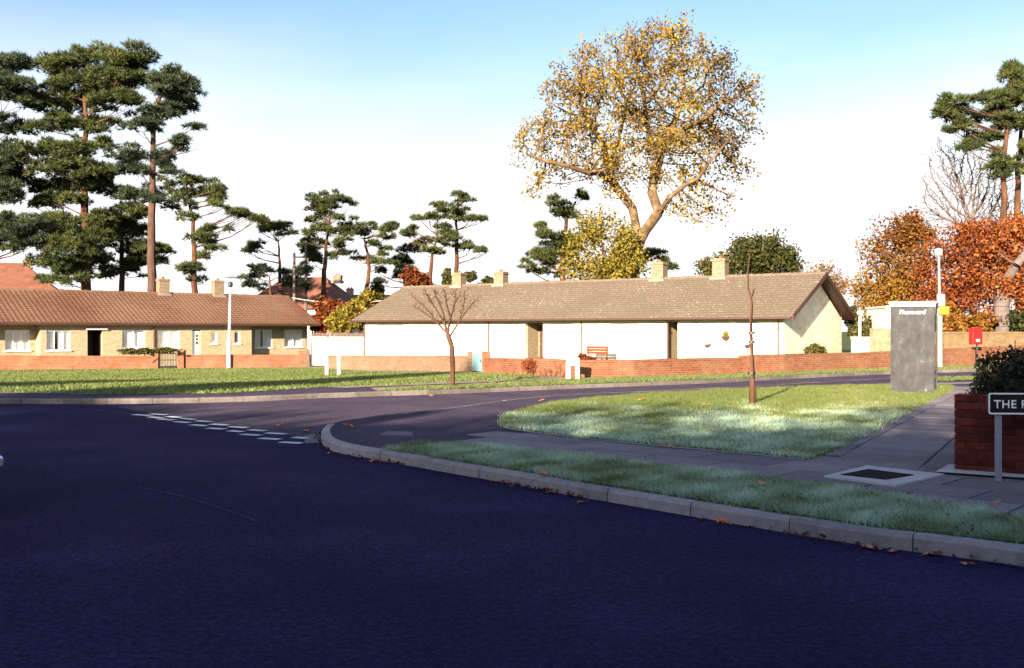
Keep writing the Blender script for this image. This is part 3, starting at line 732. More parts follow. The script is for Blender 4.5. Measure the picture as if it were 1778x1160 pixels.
grass('lawn_grass', 'sunlit mown grass in front of the left garden walls', lawn_w, 260, .06, .045, .115, lambda x, y: -.75 + .5 * sm((29 - y) / 5), 120000)
grass('far_verge_grass', 'narrow grass strip along the far side of the side road', vfar_w, 420, .06, .04, .115, lambda x, y: 0 * x - .8, 40000)
grass('side_verge_grass', 'little grass strip behind the phone kiosk', str_w, 500, .06, .03, .112, lambda x, y: 0 * x - .8, 20000)

# ------------------------------------------------------------------ buildings
def frame_of(o2, e2): return Vector(o2), Vector(e2).normalized()
def LT(fr, px, off=0.0):
    o, e = fr; n = Vector((-e.y, e.x)); q = o + n * off; r = (px - CX) / FPX
    return (r * q.y - q.x) / (e.x - r * e.y)
def facade(mb, x0, x1, y, z0, z1, holes, th=.25):
    """wall with real openings: holes = [(xa, xb, za, zb)] in one row, sorted"""
    x = x0
    for (a, b, za, zb) in sorted(holes):
        if a > x: mb.box(x, a, y, y + th, z0, z1)
        if za > z0: mb.box(a, b, y, y + th, z0, za)
        if zb < z1: mb.box(a, b, y, y + th, zb, z1)
        x = b
    if x < x1: mb.box(x, x1, y, y + th, z0, z1)
def window(parent, x0, x1, z0, z1, y, lights=3, curtain=True, label=None, drape=None):
    f = MB(); t = .055; yf = y + .06; yb = y + .13
    f.box(x0, x0 + t, yf, yb, z0, z1); f.box(x1 - t, x1, yf, yb, z0, z1); f.box(x0 + t, x1 - t, yf, yb, z0, z0 + t); f.box(x0 + t, x1 - t, yf, yb, z1 - t, z1)
    wv = (x1 - x0) / lights
    for k in range(1, lights): f.box(x0 + k * wv - .02, x0 + k * wv + .02, yf + .01, yb - .01, z0 + t, z1 - t)
    o = f.build('window', M['white_paint'], parent)
    if label: o['label'] = label
    MB().box(x0 + t, x1 - t, yf + .03, yf + .036, z0 + t, z1 - t).build('pane', M['glass'], o)
    MB().box(x0 - .06, x1 + .06, y - .07, y + .1, z0 - .06, z0 - .002).build('sill', M['white_paint'], o)
    if curtain:
        b = MB(); n = 40
        for k in range(n + 1):
            xx = x0 + (x1 - x0) * k / n; yy = yb + .07 + .025 * math.sin(k * 1.9 + x0)
            b.v += [(xx, yy, z0 + .01), (xx, yy, z1 - .01)]
        for k in range(n):
            if drape and drape[0] < (k + .5) / n < drape[1]: continue
            b.f.append((2*k, 2*k+2, 2*k+3, 2*k+1))
        b.build('curtain', M['curtain'], o)
    MB().box(x0 + .01, x1 - .01, yb + .35, yb + .37, z0, z1).build('room_shade', M['room'], o)
    return o
def roof_mesh(name, x0, x1, yf, yr, ye, ze, zr, mat, parent, pitch=.3, course=.32, amp=.022):
    """gable roof, two slopes of overlapping tile courses with a rolled profile"""
    mb = MB(); r_ = None
    nx = int((x1 - x0) / (pitch / 3)); xs = [x0 + (x1 - x0) * i / nx for i in range(nx + 1)]
    for (ya, yb) in ((yf, yr), (ye, yr)):
        L = math.hypot(yb - ya, zr - ze); nc = int(L / course); nrm = Vector((0, -(zr - ze) * (1 if yb > ya else -1), abs(yb - ya))).normalized()
        for c in range(nc):
            t0 = c / nc; t1 = min(1, (c + 1.12) / nc); b = len(mb.v); sh = random.uniform(-.004, .004)
            for i, x in enumerate(xs):
                h = amp * (math.sin(2 * math.pi * x / pitch) * .5 + .5)
                for (t, up) in ((t0, .045), (t0, .055 + sh), (t1, .012 + sh)):
                    p = Vector((x, ya + (yb - ya) * t, ze + (zr - ze) * t)) + nrm * (up + (h if up > .046 or t == t1 else 0) - (.05 if (up == .045) else 0))
                    mb.v.append(tuple(p))
            for i in range(nx):
                for k in range(2): mb.f.append((b+3*i+k, b+3*i+3+k, b+3*i+4+k, b+3*i+1+k))
    o = mb.build(name, mat, parent)
    dk = MB(); th = .06
    dk.prism([(yf, ze - .02), (yr, zr - .02), (ye, ze - .02), (ye, ze - .02 - th), (yr, zr - .02 - th), (yf, ze - .02 - th)], 0, x0 + .03, x1 - .03)
    dk.build('roof_deck', M['wood_brown'], o)
    rt = MB(); n = int((x1 - x0) / .45)
    for k in range(n):
        a = x0 + (x1 - x0) * k / n; b2 = x0 + (x1 - x0) * (k + 1) / n
        prof = [(yr + .14 * math.cos(q * math.pi / 6) , zr - .03 + .13 * math.sin(q * math.pi / 6) + (.012 if k % 2 else 0)) for q in range(7)]
        rt.prism(prof, 0, a + .004, b2 - .004)
    rt.build('ridge_tiles', mat, o)
    return o
def chimney(parent, x, y, z0, z1, wx, wy, pots=1):
    c = MB(); c.box(x - wx/2, x + wx/2, y - wy/2, y + wy/2, z0, z1 - .15); c.box(x - wx/2 - .04, x + wx/2 + .04, y - wy/2 - .04, y + wy/2 + .04, z1 - .148, z1 - .06); c.box(x - wx/2, x + wx/2, y - wy/2, y + wy/2, z1 - .058, z1)
    o = c.build('chimney', M['chimney_brick'], parent)
    MB().box(x - wx/2 - .1, x + wx/2 + .1, y - wy/2 - .12, y + wy/2 + .12, z0 + .0, z0 + .24).build('flashing', M['pave_far'], o)
    for k in range(pots):
        MB().lathe([(.09, 0), (.10, .02), (.08, .12), (.085, .14)], 10, (x + (k - (pots-1)/2) * .3, y, z1)).build('chimney_pot', M['tile_far'], o)
    return o
def pipe(parent, x, y, z0, z1, r=.04):
    b = MB().tube([(x, y, z0), (x, y, z1 - .25), (x, y - .12, z1 - .1), (x, y - .22, z1)], r, 8)
    for z in (z0 + .4, z1 - .6): b.box(x - .06, x + .06, y - .02, y + .05, z, z + .05)
    b.build('downpipe', M['pipe'], parent)

# --- the long pale bungalow (centre right)
BF = frame_of((-8.9, 60.0), (.816, -.578)); BZ = -.25
bg_o = thing('bungalow', 'long pale bungalow with brown tiled roof and gable end on the right', 'bungalow', (BF[0].x, BF[0].y, BZ), math.atan2(BF[1].y, BF[1].x))
bt = lambda px, off=0.0: LT(BF, px, off)
LEN = bt(1362); DEP = 8.4; ZE = 2.22 - BZ; ZR = 4.28 - BZ; WT = ZE + .02
wl = MB()
hol = []; wins = []
for (a, b, za, zb) in [(655,700,.95,2.12),(748,782,.95,2.12),(868,902,.95,2.12),(955,992,.95,2.12),(1060,1108,.95,2.12),(1205,1242,.95,2.12),(1278,1318,.95,2.12)]:
    wins.append((bt(a), bt(b), za, zb)); hol.append(wins[-1])
p1 = (bt(912), bt(943)); p2 = (bt(1157), bt(1177)); hol += [(p1[0], p1[1], 0, 2.2), (p2[0], p2[1], 0, 2.25)]
facade(wl, 0, LEN, 0, -.1, WT, hol)
wl.box(0, .25, .25, DEP - .25, -.1, WT); wl.box(0, LEN, DEP - .25, DEP, -.1, WT)
wl.prism([(.25, -.1), (DEP - .25, -.1), (DEP - .25, WT), (DEP/2, ZR - .1), (.25, WT)], 0, LEN - .25, LEN)
wl.prism([(.25, WT + .002), (DEP - .25, WT + .002), (DEP/2, ZR - .1)], 0, 0.0, .25)
wo = wl.build('wall', M['brick_white'], bg_o)
for (a, b, za, zb) in wins: window(bg_o, a, b, za, zb, 0, 2)
for (a, b), nm in ((p1, 0), (p2, 1)):                   # recessed porches with a door at the back
    pw = MB(); pw.box(a - .2, a - .002, .25, 1.3, -.1, 2.3); pw.box(b + .002, b + .2, .25, 1.3, -.1, 2.3); pw.box(a - .2, b + .2, 1.3, 1.5, -.1, 2.3); pw.box(a, b, .25, 1.3, 2.2, 2.3)
    pw.build('porch_wall', M['brick_cream'], bg_o)
    d = MB().box(a + .08, b - .08, 1.24, 1.298, 0, 2.0).build('door', M['door_dark'], bg_o)
    MB().box(a + .14, a + .18, 1.19, 1.238, 1.0, 1.12).build('handle', M['chrome'], d)
for px in (634, 849, 1010, 1160, 1352): pipe(bg_o, bt(px), -.06, 0, ZE - .05)
rf = roof_mesh('roof', -.55, LEN + .55, -.5, DEP/2, DEP + .5, ZE - .06, ZR, M['tile_brown'], bg_o, .24, .28, .015)
MB().box(-.5, LEN + .5, -.60, -.50, ZE - .17, ZE - .07).build('gutter', M['wood_brown'], bg_o)
MB().box(-.5, LEN + .5, -.49, -.02, ZE - .19, ZE - .16).build('soffit', M['wood_brown'], bg_o)
for xx in (-.62, LEN + .56):
    MB().prism([(-.55, ZE - .20), (DEP/2, ZR - .16), (DEP + .55, ZE - .20), (DEP + .55, ZE + .0), (DEP/2, ZR + .02), (-.55, ZE + .0)], 0, xx, xx + .05).build('bargeboard', M['wood_brown'], bg_o)
for (px, top) in ((797, 474), (870, 472), (1145, 455), (1251, 449)):
    t = bt(px, DEP/2); D_ = BF[0].y + BF[1].y * t + BF[1].x * DEP/2
    chimney(rf, t, DEP/2, ZR - .25, H_at(px, top, D_) - BZ, .68, .55)
# ornaments, hanging basket and bench by the bungalow
def at_b(px, off, z):
    t = bt(px, off); p = BF[0] + BF[1] * t + Vector((-BF[1].y, BF[1].x)) * off; return Vector((p.x, p.y, z + BZ))
for px, lab in ((1228, 'dark bird-shaped ornament in the window left of the hanging basket'), (1297, 'dark bird-shaped ornament in the window beside the sapling trunk')):
    b = MB().lathe([(.02, 0), (.10, .03), (.13, .09), (.09, .15), (.03, .18)], 10); b.tube([(.05, 0, .12), (.13, 0, .17), (.2, 0, .16)], [.05, .045, .015], 7); b.tube([(-.05, 0, .1), (-.18, 0, .13)], [.05, .015], 7)
    tag(b.build('ornament', M['ornament'], None, at_b(px, -.03, .955), math.atan2(BF[1].y, BF[1].x), smooth=True), lab, 'ornament')
hb = thing('hanging_basket', 'round hanging basket on the bungalow wall between two windows', 'basket', at_b(1259, -.22, 1.35), math.atan2(BF[1].y, BF[1].x))
MB().lathe([(.03, 0), (.12, .04), (.18, .12), (.19, .17)], 14).build('bowl', M['pipe'], hb, smooth=True)
MB().tube([(0, .2, .62), (0, 0, .62)], .012, 5).tube([(0, 0, .62), (-.17, 0, .17)], .006, 4).tube([(0, 0, .62), (.17, 0, .17)], .006, 4).build('bracket', M['black_metal'], hb)
link('plants', leaf_mesh('basket_plants', RNG.normal(0, .09, (120, 3)) + np.array([0, 0, .2]), .09, M['gold_leaf'], RNG.uniform(0, 1, 120)), hb)['kind'] = 'stuff'
bench_p = at_b(1033, -1.6, .0)
be = thing('garden_bench', 'reddish garden bench seat against the bungalow wall behind the brick wall', 'bench', bench_p, math.atan2(BF[1].y, BF[1].x))
for k in range(3): MB().box(-.62, .62, .20 + .02 * k, .23 + .02 * k, .62 + .135 * k, .745 + .135 * k).build('back_slat', M['wood'], be)
for k in range(3): MB().box(-.62, .62, -.25 + .15 * k, -.13 + .15 * k, .42, .45).build('seat_slat', M['wood'], be)
for x in (-.55, .49):
    MB().box(x, x + .06, .231, .28, 0, .98).build('leg', M['wood'], be); MB().box(x, x + .06, -.26, -.2, 0, .415).build('leg', M['wood'], be)

# --- the left terrace of old people's bungalows
LF = frame_of((-28.3, 55.0), (.74, .67)); LZ = -.55
lo = thing('terrace_bungalow', 'low cream brick terrace with red tiled roof at the left', 'bungalow', (LF[0].x, LF[0].y, LZ), math.atan2(LF[1].y, LF[1].x))
lt = lambda px, off=0.0: LT(LF, px, off)
XL = -9.0; XR = lt(543); LE = 2.02 - LZ; LR = 3.95 - LZ; LD = 8.0; REC = .8
lw = MB(); x70 = lt(70); x437 = lt(437)
secA = [(lt(9, REC), lt(52, REC), .95, 2.1)]
secB = [(lt(81), lt(122), .95, 2.1), (lt(152), lt(178), 0, 2.12), (lt(212), lt(252), 1.0, 2.12), (lt(275), lt(312), 1.0, 2.12), (lt(334), lt(348), 0, 2.1), (lt(366), lt(377), 1.25, 2.02), (lt(407), lt(417), 1.25, 2.02)]
secC = [(lt(443, REC), lt(473, REC), .95, 2.15), (lt(494, REC), lt(525, REC), .95, 2.15)]
facade(lw, XL, -2.2, 0, -.1, LE, []); facade(lw, -2.2, x70, REC, -.1, LE, secA); facade(lw, x70, x437, 0, -.1, LE, secB); facade(lw, x437, XR, REC, -.1, LE, secC)
lw.box(x70, x70 + .25, .25, REC, -.1, LE); lw.box(x437 - .25, x437, .25, REC, -.1, LE); lw.box(-2.45, -2.2, .25, REC, -.1, LE)
lw.box(XR - .25, XR, REC + .25, LD - .25, -.1, LE); lw.box(XL, XL + .25, .25, LD - .25, -.1, LE); lw.box(XL, XR, LD - .25, LD, -.1, LE)
lw.prism([(.3, LE + .002), (LD - .25, LE + .002), (LD/2, LR - .1)], 0, XR - .25, XR); lw.prism([(.3, LE + .002), (LD - .25, LE + .002), (LD/2, LR - .1)], 0, XL, XL + .25)
lw.build('wall', M['brick_cream'], lo)
window(lo, *secA[0], REC, 3); window(lo, *secB[0], 0, 3, drape=(.36, .5)); window(lo, *secB[2], 0, 2); window(lo, *secB[3], 0, 2)
window(lo, *secB[5], 0, 1, drape=(-1, .6)); window(lo, *secB[6], 0, 1, drape=(-1, .6)); window(lo, *secC[0], REC, 2, drape=(.4, .55)); window(lo, *secC[1], REC, 2)
a, b = secB[1][:2]
pw = MB(); pw.box(a - .2, a - .002, .25, 1.6, -.1, 2.2); pw.box(b + .002, b + .2, .25, 1.6, -.1, 2.2); pw.box(a - .2, b + .2, 1.6, 1.8, -.1, 2.2); pw.box(a, b, .25, 1.6, 2.13, 2.2); pw.build('porch_wall', M['door_dark'], lo)
MB().box(a - .1, b + .25, -.12, .0 - .002, 2.13, 2.2).build('porch_lintel', M['white_paint'], lo)
d = MB().box(a + .06, b - .06, 1.53, 1.598, 0, 2.0).build('door', M['door_dark'], lo); MB().box(a + .12, a + .16, 1.48, 1.528, 1, 1.12).build('handle', M['chrome'], d)
a, b = secB[4][:2]
d = MB().box(a + .04, b - .04, .10, .16, 0, 2.06).build('door', M['white_paint'], lo); d['label'] = 'white front door with blue lower panels'
xm = (a + b) / 2
MB().box(xm - .02, xm + .16, .085, .099, .1, .95).build('panel', M['door_blue'], d); MB().box(xm - .02, xm + .16, .085, .099, 1.2, 1.85).build('door_light', M['dark_glass'], d)
for z in (1.4, 1.62): MB().box(xm - .03, xm + .17, .07, .084, z, z + .04).build('glazing_bar', M['white_paint'], d)
MB().box(a + .08, a + .11, .06, .098, 1.0, 1.1).build('handle', M['chrome'], d)
for px, y in ((66, REC), (267, 0), (545, REC)): pipe(lo, lt(px, y) - (.15 if px == 545 else 0), y - .06, 0, LE - .05, .055)
rl = roof_mesh('roof', XL - .3, XR + .4, -.3, LD/2, LD + .4, LE - .06, LR, M['tile_red'], lo, .28, .30, .03)
MB().box(XL - .3, XR + .4, -.41, -.30, LE - .18, LE - .07).build('gutter', M['wood_brown'], lo)
MB().box(XL, XR + .3, -.29, REC - .01, LE + .003, LE + .03).build('soffit', M['wood_brown'], lo)
for px, top in ((283, 484), (378, 487)):
    t = lt(px, LD/2); D_ = LF[0].y + LF[1].y * t + LF[1].x * LD/2
    chimney(rl, t, LD/2, LR - .25, H_at(px, top, D_) - LZ, .70, .52)
MB().prism([(-.35, LE - .2), (LD/2, LR - .16), (LD + .45, LE - .2), (LD + .45, LE - .02), (LD/2, LR + .02), (-.35, LE - .02)], 0, XR + .41, XR + .46).build('bargeboard', M['wood_brown'], lo)

# --- far houses
def far_house(name, label, px, D, wd, dp, ze, zr, rz, hip, rmat, chs, wmat='far_wall'):
    p = W(px, 575, D); z0 = gz(p.x, p.y); o = thing(name, label, 'house', (p.x, p.y, z0), rz); ze -= z0; zr -= z0
    MB().box(-wd/2, wd/2, -dp/2, dp/2, -.2, ze).build('wall', M[wmat], o)
    ov = .4; a = wd/2 + ov; b = dp/2 + ov; r = max(.01, a - b * hip)
    v = [(-a,-b,ze),(a,-b,ze),(a,b,ze),(-a,b,ze),(-r,0,zr),(r,0,zr)]
    m = MB().add(v, [(0,1,5,4),(1,2,5),(2,3,4,5),(3,0,4),(3,2,1,0)]); ro = m.build('roof', rmat, o)
    for (cx_, h) in chs: chimney(ro, cx_, .3, zr - .6, zr + h, .8, .6, 2)
    for s in (-1, 1):
        for zz in (1.0, ze - 1.6):
            if zz + 1.1 > ze: continue
            x = s * wd * .27; f = MB().box(x - .7, x + .7, -dp/2 - .05, -dp/2 - .002, zz, zz + 1.15).build('window', M['white_paint'], o)
            MB().box(x - .62, x + .62, -dp/2 - .06, -dp/2 - .051, zz + .08, zz + 1.07).build('pane', M['dark_glass'], f)
    return o
far_house('far_house', 'distant house with red hipped roof behind the pines at far left', 20, 105, 9, 7.5, 5.6, 8.7, .35, .9, M['tile_far'], [(1.5, .4)], 'far_wall')
far_house('far_house', 'distant house with orange red roof behind the tall pine stem between bungalows', 530, 98, 10, 8, 3.6, 6.8, -.15, .75, M['tile_far'], [(3.2, .2)])
far_house('far_house', 'distant low house with dark red roof behind the yellow shrub and cypress', 648, 112, 10, 7.5, 3.6, 5.6, .1, .8, M['tile_far'], [(-2.6, .7), (-4.4, .4)])
far_house('far_house', 'distant brown roofed house just right of the far left roof', 95, 120, 8, 7, 4.0, 6.6, .2, .9, M['tile_far'], [])

# ------------------------------------------------------------------ garden walls
def garden_wall(name, label, pts, mat, th=.22, piers=(), cop=True, hts=None, group=None):
    P = [G(x, yb, .1) for x, yb, yt in pts]; tops = [H_at(x, yt, p.y) for (x, yb, yt), p in zip(pts, P)]
    root = thing(name, label, 'garden wall', (0, 0, 0), group=group)
    def strip(z0f, z1f, o0, o1, nm, mt):
        b = MB(); uvs = []; s = 0; L = []
        for i, p in enumerate(P):
            a = P[max(i-1, 0)]; c = P[min(i+1, len(P)-1)]; d = Vector((c.x - a.x, c.y - a.y)).normalized(); n = Vector((-d.y, d.x))
            if i: s += math.hypot(p.x - P[i-1].x, p.y - P[i-1].y)
            L.append(s); q0 = Vector((p.x, p.y)) + n * o0; q1 = Vector((p.x, p.y)) + n * o1
            za = z0f(i); zb = z1f(i)
            b.v += [(q0.x, q0.y, za), (q0.x, q0.y, zb), (q1.x, q1.y, zb), (q1.x, q1.y, za)]
        for i in range(len(P) - 1):
            k = 4 * i; b.f += [(k, k+4, k+5, k+1), (k+1, k+5, k+6, k+2), (k+2, k+6, k+7, k+3)]
        k = 4 * (len(P) - 1); b.f += [(0, 1, 2, 3), (k+3, k+2, k+1, k)]
        me = bpy.data.meshes.new(nm); me.from_pydata(b.v, [], b.f); uvl = me.uv_layers.new(name='UVMap')
        for po in me.polygons:
            for li in po.loop_indices:
                vi = me.loops[li].vertex_index; c = me.vertices[vi].co
                uvl.data[li].uv = (L[vi // 4] + (o1 - o0 if vi % 4 >= 2 else 0), c.z)
        me.materials.append(mt); return link(nm, me, root)
    strip(lambda i: P[i].z - .2, lambda i: tops[i] - (.075 if cop else 0), 0, th, 'brickwork', mat)
    if cop: strip(lambda i: tops[i] - .074, lambda i: tops[i], -.015, th + .015, 'coping', mat)
    for (px, yb, yt, wpx) in piers:
        p = G(px, yb, .1); h = H_at(px, yt, p.y); wm = wpx / FPX * p.y
        b = MB().box(-wm/2, wm/2, -.05, .3, -.2, h - p.z - .06); b.box(-wm/2 - .02, wm/2 + .02, -.07, .32, h - p.z - .059, h - p.z)
        b.build('pier', mat, root, (p.x, p.y, p.z))
    return root
garden_wall('garden_wall', 'red brick garden wall left of the iron gate', [(-200,645,616),(0,642.5,617),(140,641.5,618),(274,640,618)], M['wall_red'], piers=[(269,640,609,12)])
garden_wall('garden_wall', 'brick garden wall between the iron gate and the gap', [(308,639.5,616),(420,638.5,616),(532,637.5,616)], M['wall_red'], piers=[(314,639.5,608,11),(526,637.5,609,12)])
garden_wall('garden_wall', 'tan brick garden wall left of the pale blue gate', [(566,640.5,617),(640,642,617),(720,643.5,617.5),(819,645,617.5)], M['wall_tan'], piers=[(816,645.5,610,8)])
garden_wall('garden_wall', 'curved red brick garden wall between blue gate and the step up', [(838,647.5,621),(900,651.5,622),(950,653.5,623),(1003,655.5,625.5),(1100,653.5,624.5),(1200,650.5,622),(1290,648,620.5)], M['wall_red'], piers=[(844,647.5,610,14)])
garden_wall('garden_wall', 'higher red brick garden wall running behind the kiosk and lamp', [(1290,648,617),(1362,646.5,615),(1460,643.5,613),(1550,641,610),(1640,638,605.5),(1778,634.5,600),(2000,630,594)], M['wall_red'], piers=[(1400,645,614,10)])
def iron_gate():
    p0 = G(276, 640, .1); p1 = G(307, 639.5, .1); L = (p1 - p0).length; o = thing('iron_gate', 'dark iron bar gate in the left brick wall', 'gate', p0, math.atan2(p1.y - p0.y, p1.x - p0.x))
    h = H_at(290, 612, p0.y) - p0.z
    b = MB()
    for z in (.08, h * .5, h - .08): b.box(.02, L - .02, -.012, .012, z, z + .04)
    for x in (.02, L - .06): b.box(x, x + .04, -.022, .022, .03, h)
    b.build('gate_frame', M['black_metal'], o)
    for k in range(9): MB().box(.1 + k * (L - .2) / 9 , .125 + k * (L - .2) / 9, -.009, .009, .09, h - .05).build('bar', M['black_metal'], o)
iron_gate()
p0 = G(820, 645.5, .1); p1 = G(837, 646.5, .1); L = (p1 - p0).length
o = thing('wooden_gate', 'pale blue wooden gate in the brick wall behind the bare tree', 'gate', p0, math.atan2(p1.y - p0.y, p1.x - p0.x)); h = H_at(828, 612, p0.y) - p0.z
for k in range(4): MB().box(.01 + k * L / 4, (k + 1) * L / 4 - .004, 0, .03, .05, h - .03 + .01 * (k % 2)).build('board', M['gate_blue'], o)
MB().box(.01, L - .01, .031, .06, .2, .28).box(.01, L - .01, .031, .06, h - .3, h - .22).build('rail', M['gate_blue'], o)
MB().box(L - .14, L - .1, -.03, -.002, h * .55, h * .55 + .1).build('latch', M['black_metal'], o)
# dark gate post at the gap
p = G(535, 637.5, .1); b = MB().box(-.09, .09, -.09, .09, -.1, H_at(535, 606, p.y) - p.z - .08); b.prism([(-.09, H_at(535, 606, p.y) - p.z - .08), (.09, H_at(535, 606, p.y) - p.z - .08), (0, H_at(535, 606, p.y) - p.z)], 1, -.09, .09)
tag(b.build('gate_post', M['door_dark'], None, p), 'dark wooden gate post at the right end of the left wall', 'post')
# white wall between the two bungalows, with dark fence behind it
def wall_w(name, label, pa, pb, D0, D1, ytop, ybot, mat, cat='wall', th=.2):
    A = W(pa, 575, D0); B_ = W(pb, 575, D1); L = math.hypot(B_.x - A.x, B_.y - A.y); z0 = gz(A.x, A.y); zt = H_at(pa, ytop, D0) - z0
    o = thing(name, label, cat, (A.x, A.y, z0), math.atan2(B_.y - A.y, B_.x - A.x))
    MB().box(0, L, 0, th, -.2, zt - .08).build('wall_face', mat, o); MB().box(-.02, L + .02, -.03, th + .03, zt - .079, zt).build('coping', mat, o); return o
wall_w('white_wall', 'low white wall joining the two bungalows', 543, 634, 63.5, 61.5, 585, 615, M['brick_white'])
o = thing('timber_fence', 'dark timber fence behind the white wall and yellow shrub', 'fence', (0, 0, 0))
A = W(540, 575, 66); B_ = W(640, 575, 65)
for k in range(12):
    a = A.lerp(B_, k / 12); b = A.lerp(B_, (k + 1) / 12); z0 = gz(a.x, a.y); zt = H_at(590, 578 + random.uniform(-1, 1), a.y)
    MB().add([(a.x, a.y, z0), (b.x - .02, b.y, z0), (b.x - .02, b.y, zt), (a.x, a.y, zt), (a.x, a.y + .03, z0), (b.x - .02, b.y + .03, z0), (b.x - .02, b.y + .03, zt), (a.x, a.y + .03, zt)], [(0,1,2,3),(4,7,6,5),(0,4,5,1),(1,5,6,2),(2,6,7,3),(3,7,4,0)]).build('fence_panel', M['wood_brown'], o)
wall_w('white_wall', 'low white wall at the right of the bungalow gable', 1478, 1511, 47.5, 46.5, 585, 612, M['brick_white'])
wall_w('stone_wall', 'mottled stone garden wall between gable and phone kiosk', 1511, 1600, 46.4, 46.0, 570, 610, M['stone'])
wall_w('rendered_wall', 'pale rendered wall above the brick wall behind the post box', 1630, 1900, 47.6, 49.0, 576, 602, M['render_wall'])
o = thing('outbuilding', 'pale outbuilding showing on both sides of the phone kiosk', 'building', W(1585, 575, 47.5) - Vector((0, 0, 1.7)), -.06)
s = 47.5 / FPX
MB().box(-47 * s, 45 * s, 0, 3, 0, H_at(1585, 531, 47.5) + .1).build('wall', M['brick_white'], o)
MB().box(-49 * s, 47 * s, -.1, 3.1, H_at(1585, 531, 47.5) + .102, H_at(1585, 531, 47.5) + .2).build('roof', M['kiosk_cap'], o)

# ------------------------------------------------------------------ street furniture
def text_mesh(txt, size, shear=0, ext=.002, spacing=1.0):
    cu = bpy.data.curves.new('lettering', 'FONT'); cu.body = txt; cu.size = size; cu.shear = shear; cu.extrude = ext; cu.space_character = spacing; cu.offset = size * .012
    ob = bpy.data.objects.new('tmp_lettering', cu); C.objects.link(ob); dg = bpy.context.evaluated_depsgraph_get()
    me = bpy.data.meshes.new_from_object(ob.evaluated_get(dg)); bpy.data.objects.remove(ob); bpy.data.curves.remove(cu); return me
# phone kiosk
kp = G(1584, 683, .11); kd = kp.y; ks = kd / FPX
kiosk = thing('phone_kiosk', 'grey steel and smoked glass phone kiosk on the corner of the green', 'phone kiosk', kp, R(-27))
hw = 35.5 * ks; kh = 158 * ks; kdp = .82
MB().box(-hw - .03, hw + .03, -.03, kdp + .03, -.12, .02).build('plinth', M['concrete'], kiosk)
MB().box(-hw + .03, hw - .03, .0, .025, .02, kh - .10).build('back_panel', M['steel'], kiosk, bevel=.004)
for x in (-hw, hw - .03):
    for y in (.0, kdp - .04): MB().box(x, x + .03, y - .004, y + .04, .02, kh - .10).build('corner_post', M['steel'], kiosk)
for x in (-hw + .008, hw - .022): MB().box(x, x + .012, .04, kdp - .045, .35, kh - .12).build('side_pane', M['dark_glass'], kiosk)
MB().box(-hw + .03, hw - .03, kdp - .03, kdp - .018, .35, kh - .12).build('door_pane', M['dark_glass'], kiosk)
MB().box(-hw - .025, hw + .025, -.035, kdp + .035, kh - .10, kh - .045).build('roof_band', M['post_grey'], kiosk)
MB().box(-hw - .04, hw + .04, -.05, kdp + .05, kh - .044, kh + .02).build('roof', M['kiosk_cap'], kiosk, bevel=.015)
me = text_mesh('Phonecard', .128, .25); me.materials.append(M['white_letter'])
xs = [v.co.x for v in me.vertices]
lt_o = link('lettering', me, kiosk, (-(max(xs) - min(xs)) / 2 - .0, -.004, kh - .26)); lt_o.rotation_euler = (R(90), 0, 0); lt_o['label'] = 'white slanted word along the top of the grey panel'

# street name sign, right foreground
sp = G(1733, 836, .1); sd_ = sp.y; ss = sd_ / FPX
sgn = thing('street_sign', 'black street nameplate with white border and capital letters by the near wall', 'sign', sp, R(-2))
x0 = (1712 - 1733) * ss; pl = 1.05; zt = H_at(1733, 681, sd_) - sp.z; zb = H_at(1733, 719.5, sd_) - sp.z
def rrect(x0, x1, z0, z1, r, n=5):
    pts = []
    for (cx_, cz_, a0) in ((x1 - r, z1 - r, 0), (x0 + r, z1 - r, 90), (x0 + r, z0 + r, 180), (x1 - r, z0 + r, 270)):
        for k in range(n + 1): a = R(a0 + 90 * k / n); pts.append((cx_ + r * math.cos(a), cz_ + r * math.sin(a)))
    return pts
plate = MB().prism(rrect(x0, x0 + pl, zb, zt, .025), 1, -.045, -.03).build('plate', M['sign_black'], sgn)
oo = rrect(x0 + .004, x0 + pl - .004, zb + .004, zt - .004, .023); ii = rrect(x0 + .018, x0 + pl - .018, zb + .018, zt - .018, .014); b = MB(); n = len(oo)
b.v = [(p[0], -.047, p[1]) for p in oo] + [(p[0], -.047, p[1]) for p in ii]; b.f = [(i, (i+1) % n, n + (i+1) % n, n + i) for i in range(n)]
b.build('border', M['white_letter'], plate)
me = text_mesh('THE P', .107, 0, .001, 1.10); me.materials.append(M['white_letter'])
l_ = link('lettering', me, plate, (x0 + 10 * ss, -.047, zb + (zt - zb) * .30)); l_.rotation_euler = (R(90), 0, 0)
for xx in (0, pl - .2): MB().box(xx - .025, xx + .025, -.029, .021, -.15, zt - .02).build('post', M['post_grey'], sgn, bevel=.006)

# street lamps
def lamp_right():
    p = G(1632, 638.5, .11); D = p.y; s = D / FPX; Z = lambda py: H_at(1630, py, D) - p.z
    o = thing('street_lamp', 'grey street lamp with white cylindrical lantern behind the phone kiosk', 'street lamp', p)
    MB().tube([(0, 0, -.1), (0, 0, Z(548))], [.115, .105], 12).tube([(0, 0, Z(548)), (-.05, 0, Z(445))], [.07, .05], 10).build('post', M['grey_metal'], o, smooth=True)
    MB().lathe([(.04, 0), (.14, .05), (.15, .28), (.14, .30)], 16, (-.06, 0, Z(445))).build('lantern', M['lamp_white'], o, smooth=True)
    MB().lathe([(.16, 0), (.16, .03), (.12, .09), (.03, .12)], 16, (-.06, 0, Z(445) + .30)).build('cap', M['black_metal'], o, smooth=True)
    MB().box(-.17, .13, -.16, -.11, Z(531), Z(511.5)).build('notice_board', M['white_paint'], o)
    y_ = MB().box(-.10, .30, -.175, -.165, Z(546), Z(532.5)).build('yellow_plate', M['yellow'], o)
lamp_right()
